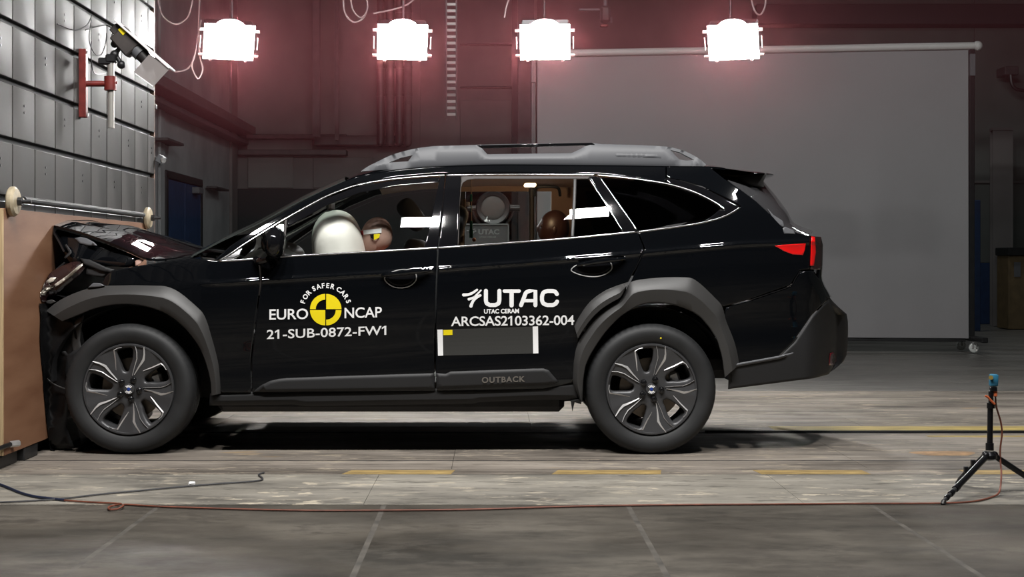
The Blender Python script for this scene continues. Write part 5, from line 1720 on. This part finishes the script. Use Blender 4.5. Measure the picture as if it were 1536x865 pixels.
def place_wheel(o, x, y, z, rot, flip):
    o.parent = car
    o.location = Vector((x, y, z)) - wpos(car)
    o.rotation_euler = (0, rot, PI if flip else 0)


w0 = build_wheel()
w1, w2, w3 = copy_tree(w0), copy_tree(w0), copy_tree(w0)
NY = YC - 0.915
place_wheel(w0, 0.8655, NY, 0.3527, 0, False)
place_wheel(w1, -1.960, NY, 0.3527, math.radians(3), False)
place_wheel(w2, 0.8655, YC + 0.915, 0.3527, 0, True)
place_wheel(w3, -1.960, YC + 0.915, 0.3527, 0.4, True)
tag(w1, 'front wheel with rubbed dusty tire'); tag(w0, 'rear wheel with five twin spokes')
mb = MB()
c = Vector((0.8655 + (990.5 - 977) * 7.62 / F, NY - 0.0150, 0.3527 + (583.5 - 506.5) * 7.62 / F))
mb.sphere(c, 0.0045, 10, (1, 0.4, 1)); mb.build('tire_dot', YELLOW, car)

# ------------------------------------------------------------ interior
def seat(name, x, y, tilt, hx, hz, htilt):
    root = empty(name, (x, y, 0.4), car)
    mb = MB(); mb.box((x - 0.22, y, 0.58), (0.52, 0.5, 0.16), 0.05, seg=3); mb.build('cushion', SEAT, root)
    R = Matrix.Rotation(tilt, 3, 'Y')
    mb = MB(); mb.box((x + 0.09, y, 0.88), (0.15, 0.5, 0.62), 0.06, R, seg=3); mb.build('backrest', SEAT, root)
    R2 = Matrix.Rotation(htilt, 3, 'Y')
    mb = MB(); mb.box((hx, y, hz), (0.12, 0.27, 0.22), 0.05, R2, seg=3)
    mb.build('headrest', SEAT, root)
    return root


seat('front_seat', -0.42, 8.18, 0.25, -0.21, 1.26, 0.3)
s2 = seat('front_seat', -0.62, 8.92, 0.25, -0.50, 1.335, -0.62)
rs = empty('rear_bench', (0.6, YC, 0.4), car)
mb = MB(); mb.box((0.28, YC, 0.58), (0.5, 1.3, 0.18), 0.05, seg=3); mb.build('cushion', SEAT, rs)
mb = MB(); mb.box((0.66, YC, 0.87), (0.16, 1.3, 0.56), 0.06, Matrix.Rotation(0.3, 3, 'Y'), seg=3); mb.build('backrest', SEAT, rs)
# dashboard and wheel
mb = MB()
mb.tube(cr([(-1.28, 7.86, 0.98), (-1.3, 8.55, 1.0), (-1.28, 9.24, 0.98)], 5), 0.13, 14)
mb.build('dashboard', TRIMD, car)
mb = MB(); mb.sphere((-1.33, 8.9, 1.09), 1, 18, (0.15, 0.25, 0.08)); mb.build('instrument_hood', TRIMD, car)
sw = empty('steering_wheel', (-1.0, 8.18, 0.93), car)
R = Matrix.Rotation(math.radians(-22), 3, 'Y')
cc = Vector((-1.03, 8.18, 0.9))
mb = MB(); mb.tube([cc + R @ Vector((0, math.cos(a) * .18, math.sin(a) * .18)) for a in (2 * PI * k / 28 for k in range(28))], 0.015, 8, closed=True); mb.build('wheel_rim', TRIMD, sw)
mb = MB(); mb.sphere(cc + Vector((-.02, 0, 0)), 1, 16, (0.03, 0.08, 0.08)); mb.cyl(cc, cc + Vector((-.3, 0, -.1)), 0.03); mb.build('steering_hub', TRIMD, sw)
# driver airbag
bm = bmesh.new()
bmesh.ops.create_icosphere(bm, subdivisions=4, radius=1)
for v in bm.verts:
    p = v.co.copy()
    k = 1 - 0.10 * abs(math.sin(3 * math.atan2(p.y, p.z))) * (1 - abs(p.x))
    n_ = noise.noise(p * 2.2) * 0.05
    rb_ = (1 - min(1, abs(p.z)) ** 3.0) ** 0.45 / max(0.12, math.sqrt(max(0, 1 - p.z ** 2)))
    p.x *= rb_; p.y *= rb_
    v.co = Vector((p.x * (0.150 + n_ * 0.1), p.y * 0.29 * k, p.z * 0.275 * k * (1 + n_ * .3)))
mb = MB(); mb.bm.free(); mb.bm = bm
R = Matrix.Rotation(math.radians(-9), 4, 'Y')
for v in bm.verts: v.co = (R @ v.co) + Vector((-0.862, 8.06, 1.062))
mb.build('airbag', AIRBAG, car, 180)
# mirror inside, visors, dome lamp, grab handle, belts
mb = MB(); mb.box((-0.98, 8.62, 1.385), (0.03, 0.22, 0.07), 0.012); mb.cyl((-0.98, 8.62, 1.40), (-1.0, 8.62, 1.46), 0.012); mb.build('rear_view_mirror', TRIMD, car)
mb = MB(); mb.box(P(795, 277.5, 8.5), (0.07, 0.16, 0.018), 0.006); mb.build('dome_lamp', DOME, car)
l = bpy.data.lights.new('dome_glow', 'POINT'); l.energy = 4.0; l.color = (1, 0.7, 0.42); l.shadow_soft_size = 0.03
lo = bpy.data.objects.new('dome_glow', l); COL.objects.link(lo); lo.parent = car; lo.location = P(796, 287, 8.45) - wpos(car)
mb = MB(); mb.tube(cr([P(802, 293, 9.05), P(802.5, 283, 9.0), P(808, 280.2, 8.98), P(830, 280, 8.98), P(838, 283, 9.0), P(840, 293, 9.05)], 5), 0.010, 8); mb.build('grab_handle', PLASTIC, car)
mb = MB(); mb.box(P(797.5, 322, 9.2), (0.035, 0.05, 0.40), 0.01); mb.build('far_pillar_trim', TRIMD, car)
mb = MB()
for a, b, ww in ((291, 302, 3.2), (308, 318, 1.6), (331, 344, 4.0), (344, 357, 5.4)):
    pa, pb = P(706, a, 8.2), P(707.5, b, 8.2)
    mb.box((pa + pb) / 2, (ww * 8.2 / F, 0.012, (b - a) * 8.2 / F), 0.002)
mb.build('green_strap', GREENF, car)
mb = MB(); mb.box(P(701.5, 306, 8.19), (0.022, 0.02, 0.026), 0.004); mb.build('strap_buckle', ALU, car)
mb = MB(); mb.box(P(707, 306, 8.22), (0.006, 0.008, 0.30), 0.002); mb.build('strap_cord', TANB, car)
mb = MB(); mb.box(P(694.5, 336, 8.12), (0.02, 0.02, 0.29), 0.004, Matrix.Rotation(math.radians(3), 3, 'Y')); mb.build('seat_belt', TANB, car)
mb = MB(); mb.sphere(P(711, 359.5, 8.2), 0.012, 10); mb.build('strap_anchor', pmat('orange_plastic', (0.6, 0.2, 0.05), 0.5), car)
# tan trim of the far door heads and rear pillar
panel('far_head_trim', [(664, 258), (930, 258), (930, 268), (664, 270)], TRIMB, car, far=True, off=-0.05, thick=0.02, bev=0, step=30)
panel('far_pillar_trim', [(843, 262), (900, 262), (925, 348), (846, 357)], TRIMB, car, far=True, off=-0.05, thick=0.02, bev=0, step=30)
mb = MB(); mb.box((0.74, YC, 0.9), (0.03, 1.3, 0.5), 0.01); mb.box((1.2, YC, 0.78), (0.95, 1.3, 0.04), 0.01); mb.build('load_floor', TRIMD, car)


# whatever the crash pushed against the board stops at its face
def _all(o):
    yield o
    for c in o.children: yield from _all(c)


for o in _all(car):
    if o.type != 'MESH' or o.name.split('.')[0] in ('tire', 'rim_face'): continue
    off_ = WORLD[o.name].x if o.name in WORLD else 0
    me = o.data
    if len(me.vertices) == 0 or o.parent is None or (o.parent.name.startswith('wheel')): continue
    co = np.empty(len(me.vertices) * 3)
    me.vertices.foreach_get('co', co)
    co = co.reshape(-1, 3)
    if co[:, 0].min() + off_ < -2.434:
        low = co[:, 0] + off_ < -2.434
        co[low, 0] = -2.434 - off_ + 0.0015 * np.sin(co[low, 2] * 40)
        me.vertices.foreach_set('co', co.ravel())
        me.update()

# thin gloss tubes added to catch highlights along the bumper and rear shut lines
for nm, L_, own in (('bumper_glint', [(1127, 449), (1150, 441.5), (1185, 429), (1193, 418), (1200.5, 406)], bp_), ('door_glint', [(965.8, 374), (961, 386), (952, 405)], rd)):
    mb = MB(); mb.tube(cr([P1(a, b, 0.001) for a, b in L_], 5), 0.003, 6); mb.build(nm, GLOSS, own)

# ------------------------------------------------------------ the dummies
def dummy(name, hip, neck, head, hsc, skin, suit, hands, label, knees):
    root = empty(name, hip)
    tag(root, label, 'dummy', None)
    V = Vector
    hip, neck, head = V(hip), V(neck), V(head)
    side = V((0, 1, 0))
    pts, rad, ed = [], [], []

    def add(p, r, par=None):
        pts.append(V(p)); rad.append(r)
        if par is not None: ed.append((par, len(pts) - 1))
        return len(pts) - 1
    h = add(hip, 0.14)
    m = add(hip.lerp(neck, 0.45), 0.13, h)
    ch = add(hip.lerp(neck, 0.8), 0.14, m)
    nk = add(neck, 0.06, ch)
    add(neck.lerp(head, 0.35), 0.05, nk)
    for s, hd, kn in ((-1, hands[0], knees[0]), (1, hands[1], knees[1])):
        sh = add(hip.lerp(neck, 0.86) + side * s * 0.19, 0.06, ch)
        el = add((pts[sh] + V(hd)) / 2 + V((0.03, s * 0.06, -0.08)), 0.045, sh)
        wr = add(V(hd) + V((0.09, 0, -0.02)), 0.03, el)
        pl = add(V(hd), 0.035, wr)
        for k in range(4):
            b = V(hd) + V((-0.03, (k - 1.5) * 0.019, 0.0))
            f1 = add(b, 0.010, pl)
            f2 = add(b + V((-0.035, 0, -0.006)), 0.009, f1)
            add(b + V((-0.05, 0, -0.03)), 0.008, f2)
        t1 = add(V(hd) + V((0, -s * 0.035, 0.015)), 0.011, pl)
        add(V(hd) + V((-0.035, -s * 0.045, 0.01)), 0.009, t1)
        hj = add(hip + side * s * 0.09 + V((-0.03, 0, -0.02)), 0.10, h)
        kj = add(kn, 0.07, hj)
        an = add(V(kn) + V((-0.16, 0, -0.34)), 0.045, kj)
        add(V(kn) + V((-0.32, 0, -0.37)), 0.04, an)
    me = bpy.data.meshes.new('body')
    c = sum(pts, V((0, 0, 0))) / len(pts)
    me.from_pydata([tuple(p - c) for p in pts], ed, [])
    o = link_mesh(me, 'body', suit, root, c)
    md = o.modifiers.new('skin', 'SKIN'); md.use_smooth_shade = True
    for i, sv in enumerate(me.skin_vertices[0].data):
        sv.radius = (rad[i], rad[i]); sv.use_root = (i == 0)
    sb = o.modifiers.new('subsurf', 'SUBSURF'); sb.levels = 1; sb.render_levels = 1
    # head
    bm = bmesh.new()
    bmesh.ops.create_icosphere(bm, subdivisions=4, radius=1)
    for v in bm.verts:
        p = v.co.copy()
        x, y, z = p
        wdt = 0.86 if z > -0.1 else 0.86 - 0.22 * min(1, (-z - 0.1) / 0.9)
        fx = x * 1.0
        if z < -0.35 and x > 0.2: fx -= 0.22 * min(1, (-z - 0.35) / 0.4)
        if x < -0.6:
            fx -= 0.16 * math.exp(-((y / 0.16) ** 2) - ((z + 0.12) / 0.2) ** 2)      # nose
            fx -= 0.06 * math.exp(-((y / 0.3) ** 2) - ((z + 0.5) / 0.08) ** 2)       # lips
            for s in (-1, 1): fx += 0.10 * math.exp(-(((y - s * 0.36) / 0.17) ** 2) - ((z - 0.06) / 0.13) ** 2)   # eye sockets
        v.co = V((fx, y * wdt * 0.9, z * 1.22))
    for s in (-1, 1):
        pass
    mb = MB(); mb.bm.free(); mb.bm = bm
    for s in (-1, 1):
        mb.sphere((0.02, s * 0.78, -0.08), 1, 12, (0.16, 0.06, 0.26))
        mb.sphere((-0.80, s * 0.33, 0.06), 0.12, 10)
    Rm = Matrix.Rotation(math.radians(10), 4, 'Y')
    for v in mb.bm.verts: v.co = (Rm @ v.co) * hsc + head
    mb.build('head', skin, root, 60)
    return root


hd = P(565, 354, 8.06)
dm = dummy('crash_dummy', (-0.60, 8.10, 0.66), (-0.60, 8.08, 1.06), hd, 0.090, SKIN, SUIT, [(-0.98, 7.96, 0.95), (-0.98, 8.30, 0.95)], 'brown crash test dummy with white head label, driving against the airbag', [(-1.05, 8.06, 0.66), (-1.05, 8.30, 0.66)])
# head label and target
def onhead(px, py, r=0.086):
    d = 8.06
    p = P(px, py, d)
    dz, dx = (p.z - hd.z) / 1.22, p.x - hd.x
    return Vector((p.x, hd.y - math.sqrt(max(1e-4, (0.091 * 0.80) ** 2 * (1 - min(.92, (dx * dx + dz * dz) / 0.091 ** 2)))) - 0.004, p.z))


def patch(name, quad, mat, parent, n=8):
    mb = MB()
    V, Fc = [], []
    for j in range(3):
        for i in range(n + 1):
            a = Vector((*quad[0], 0)).lerp(Vector((*quad[1], 0)), i / n)
            b = Vector((*quad[3], 0)).lerp(Vector((*quad[2], 0)), i / n)
            q = a.lerp(b, j / 2)
            V.append(onhead(q.x, q.y))
    for j in range(2):
        for i in range(n):
            k = j * (n + 1) + i
            Fc.append((k, k + 1, k + n + 2, k + n + 1))
    mb.add(V, Fc)
    return mb.build(name, mat, parent, 60)


patch('head_label', [(546, 345.6), (573.5, 342.6), (573.8, 349.2), (546.4, 352)], WHITE, dm)
patch('head_label', [(540, 346.6), (546, 345.8), (546.4, 352), (540.4, 352.6)], RED_STICK, dm, 3)
patch('target_mark', [(562.5, 351.6), (571.5, 350.8), (570.5, 356.5), (562.5, 360)], YELLOW, dm, 4)
patch('target_mark', [(556.5, 352.2), (562.3, 351.7), (562.3, 359.6), (558, 357)], NUT, dm, 4)
hd2 = P(831, 343, 8.9)
dummy('crash_dummy', (0.30, 8.9, 0.70), (0.38, 8.9, 1.10), hd2, 0.098, SKIN2, SUIT, [(0.0, 8.75, 0.80), (0.0, 9.05, 0.80)], 'dark brown dummy seated on the rear bench, only its head above the door', [(-0.08, 8.8, 0.68), (-0.08, 9.0, 0.68)])
# ================================================================== SMALL THINGS IN FRONT
# tripod with a light-gate sensor
TD = 6.35
tp = empty('tripod', (P(1486, 690, TD).x, TD, 0)); tag(tp, 'small black tripod standing on the concrete at the right', 'tripod')
TB = pmat('black_anodised', (0.012, 0.012, 0.014), 0.3, 0.5)
hub = P(1484, 684, TD)
mb = MB(); mb.cyl(P(1484.8, 668, TD), P(1485.6, 606, TD), 0.0125, n=16); mb.build('centre_column', TB, tp)
mb = MB(); mb.cyl(P(1486.3, 612, TD), P(1486.5, 604, TD), 0.018, n=16); mb.build('column_collar', TB, tp)
mb = MB(); mb.cyl(P(1484.5, 675, TD), P(1484.6, 664, TD), 0.018, n=16); mb.build('column_lock', TB, tp)
mb = MB(); mb.lathe([(0, 0.02), (0.02, 0.02), (0.034, 0.006), (0.034, -0.010), (0.02, -0.016), (0, -0.016)], hub, (0, 0, 1), 20); mb.build('hub', TB, tp)
feet = [P(1414, 756, 6.07), None, None]
foot_at = [(1414, 757), (1436, 727), (1563, 734)]
for k in range(3):
    d_ = CAMZ * F / (foot_at[k][1] - CY)
    ft = Vector(((foot_at[k][0] - CX) * d_ / F, d_, 0.012))
    dr_ = (ft - hub); dr_.z = 0; dr_.normalize()
    top = hub + dr_ * 0.03
    lg = MB(); m_ = top.lerp(ft, 0.66); lg.cyl(top, m_, 0.0135, n=12)
    lo_ = lg.build('leg', TB, tp)
    mb = MB(); mb.sphere(top + Vector((0, 0, 0.006)), 0.016, 10); mb.build('leg_joint', TB, lo_)
    for j, (t0, t1, r) in enumerate(((0.66, 0.72, 0.0155), (0.72, 0.78, 0.011), (0.78, 0.83, 0.0135), (0.83, 0.88, 0.0095), (0.88, 0.92, 0.012), (0.92, 0.97, 0.008))):
        mb = MB(); mb.cyl(top.lerp(ft, t0), top.lerp(ft, t1), r, n=12); mb.build('leg_section', TB if j % 2 == 0 else STEELD, lo_)
    mb = MB(); mb.cyl(top.lerp(ft, 0.97), ft + Vector((0, 0, -.010)), 0.011, n=10); mb.build('rubber_foot', MATS['black_rubber'], lo_)
    if k == 1:
        for t_ in (0.35, 0.6):
            mb = MB(); mb.box(top.lerp(ft, t_) + Vector((-0.012, -0.004, 0.010)), (0.02, 0.02, 0.03), 0.003); mb.build('leg_clip', TB, lo_)
ORANGE = pmat('orange_rubber', (0.55, 0.12, 0.04), 0.5)
ORANGE2 = pmat('orange_cable_sheath', (0.17, 0.05, 0.028), 0.5, var=0.3, vscale=20)
se = empty('sensor_head', P(1488, 590, TD)); tag(se, 'small blue and black sensor on top of the tripod column', 'sensor')
mb = MB(); mb.box(P(1486.3, 595, TD), (0.017, 0.02, 0.062), 0.003); mb.box(P(1490, 583, TD), (0.028, 0.026, 0.02), 0.003); mb.build('sensor_body', TB, se)
mb = MB(); mb.box(P(1490.4, 570, TD), (0.036, 0.03, 0.054), 0.006, Matrix.Rotation(0.05, 3, 'Y'), 2); mb.build('sensor_cap', pmat('blue_plastic', (0.03, 0.17, 0.28), 0.4), se)
mb = MB(); mb.cyl(P(1486.4, 566, TD - 0.016), P(1486.4, 566, TD - 0.02), 0.010, n=14); mb.build('sensor_eye', MATS['dull_brass'], se)
mb = MB(); mb.box(P(1492.6, 588.5, TD), (0.016, 0.018, 0.036), 0.003); mb.build('plug', ORANGE, se)
mb = MB(); mb.tube(cr([P(1478, 593.5, TD - .02), P(1482, 595.5, TD - .02), P(1487, 601, TD - .02), P(1492, 606, TD - .02)], 5), 0.005, 8); mb.build('strap', ORANGE, se)
# orange cable from the sensor across the floor
def FP(px, py, z=0.006):
    d_ = (CAMZ - z) * F / (py - CY)
    return Vector(((px - CX) * d_ / F, d_, z))


pts = [P(1493, 594, TD), P(1494.5, 610, TD + .01), P(1501, 632, TD + .02), P(1503, 650, TD + .02), P(1500.5, 672, TD + .02), P(1500.5, 690, TD + .01), P(1502, 712, TD - .02), FP(1499, 737, 0.02), FP(1488, 745), FP(1462, 751.5), FP(1428, 754), FP(1380, 754.8), FP(1300, 755), FP(1150, 756), FP(1000, 757), FP(850, 759.5), FP(700, 764), FP(520, 765.5), FP(430, 765), FP(330, 762.5), FP(240, 759.5), FP(200, 757), FP(186, 756.5), FP(184, 758.8, 0.014), FP(176, 763, .007), FP(165, 764, .007), FP(163, 760.5, .007), FP(172, 757.5, .01), FP(182, 755.5, .016), FP(165, 754.2), FP(130, 752.5), FP(96, 750)]
mb = MB(); mb.tube(cr(pts, 5), 0.0042, 8)
tag(mb.build('orange_cable', ORANGE2), 'orange cable running along the floor from the tripod sensor', 'cable')
mb = MB(); mb.tube(cr([FP(97, 750), FP(76, 747.5), FP(52, 744.5), FP(30, 738.5), FP(12, 731), FP(-2, 725.5), FP(-20, 718)], 5), 0.0065, 8)
tag(mb.build('black_cable', MATS['blue_black_rubber']), 'dark cable curving on the floor at the lower left corner', 'cable')
mb = MB(); mb.tube(cr([FP(-15, 753.5), FP(25, 752), FP(60, 750), FP(95, 747.5), FP(150, 741), FP(210, 735.5), FP(280, 729), FP(330, 725), FP(380, 721.5), FP(394, 718), FP(388, 711.5), FP(396, 708.5)], 5), 0.004, 8)
tag(mb.build('grey_cable', pmat('blue_grey_sheath', (0.05, 0.05, 0.055), 0.5)), 'thin grey cable snaking on the floor below the front wheel', 'cable')
mb = MB(); mb.box(FP(288, 724.5, 0.012), (0.03, 0.02, 0.016), 0.004); mb.cyl(FP(288, 724.5, .012), FP(283, 725.5, .012), 0.005)
tag(mb.build('cable_clip', WHITE), 'tiny white clip on the thin grey cable by the front wheel', 'clip')
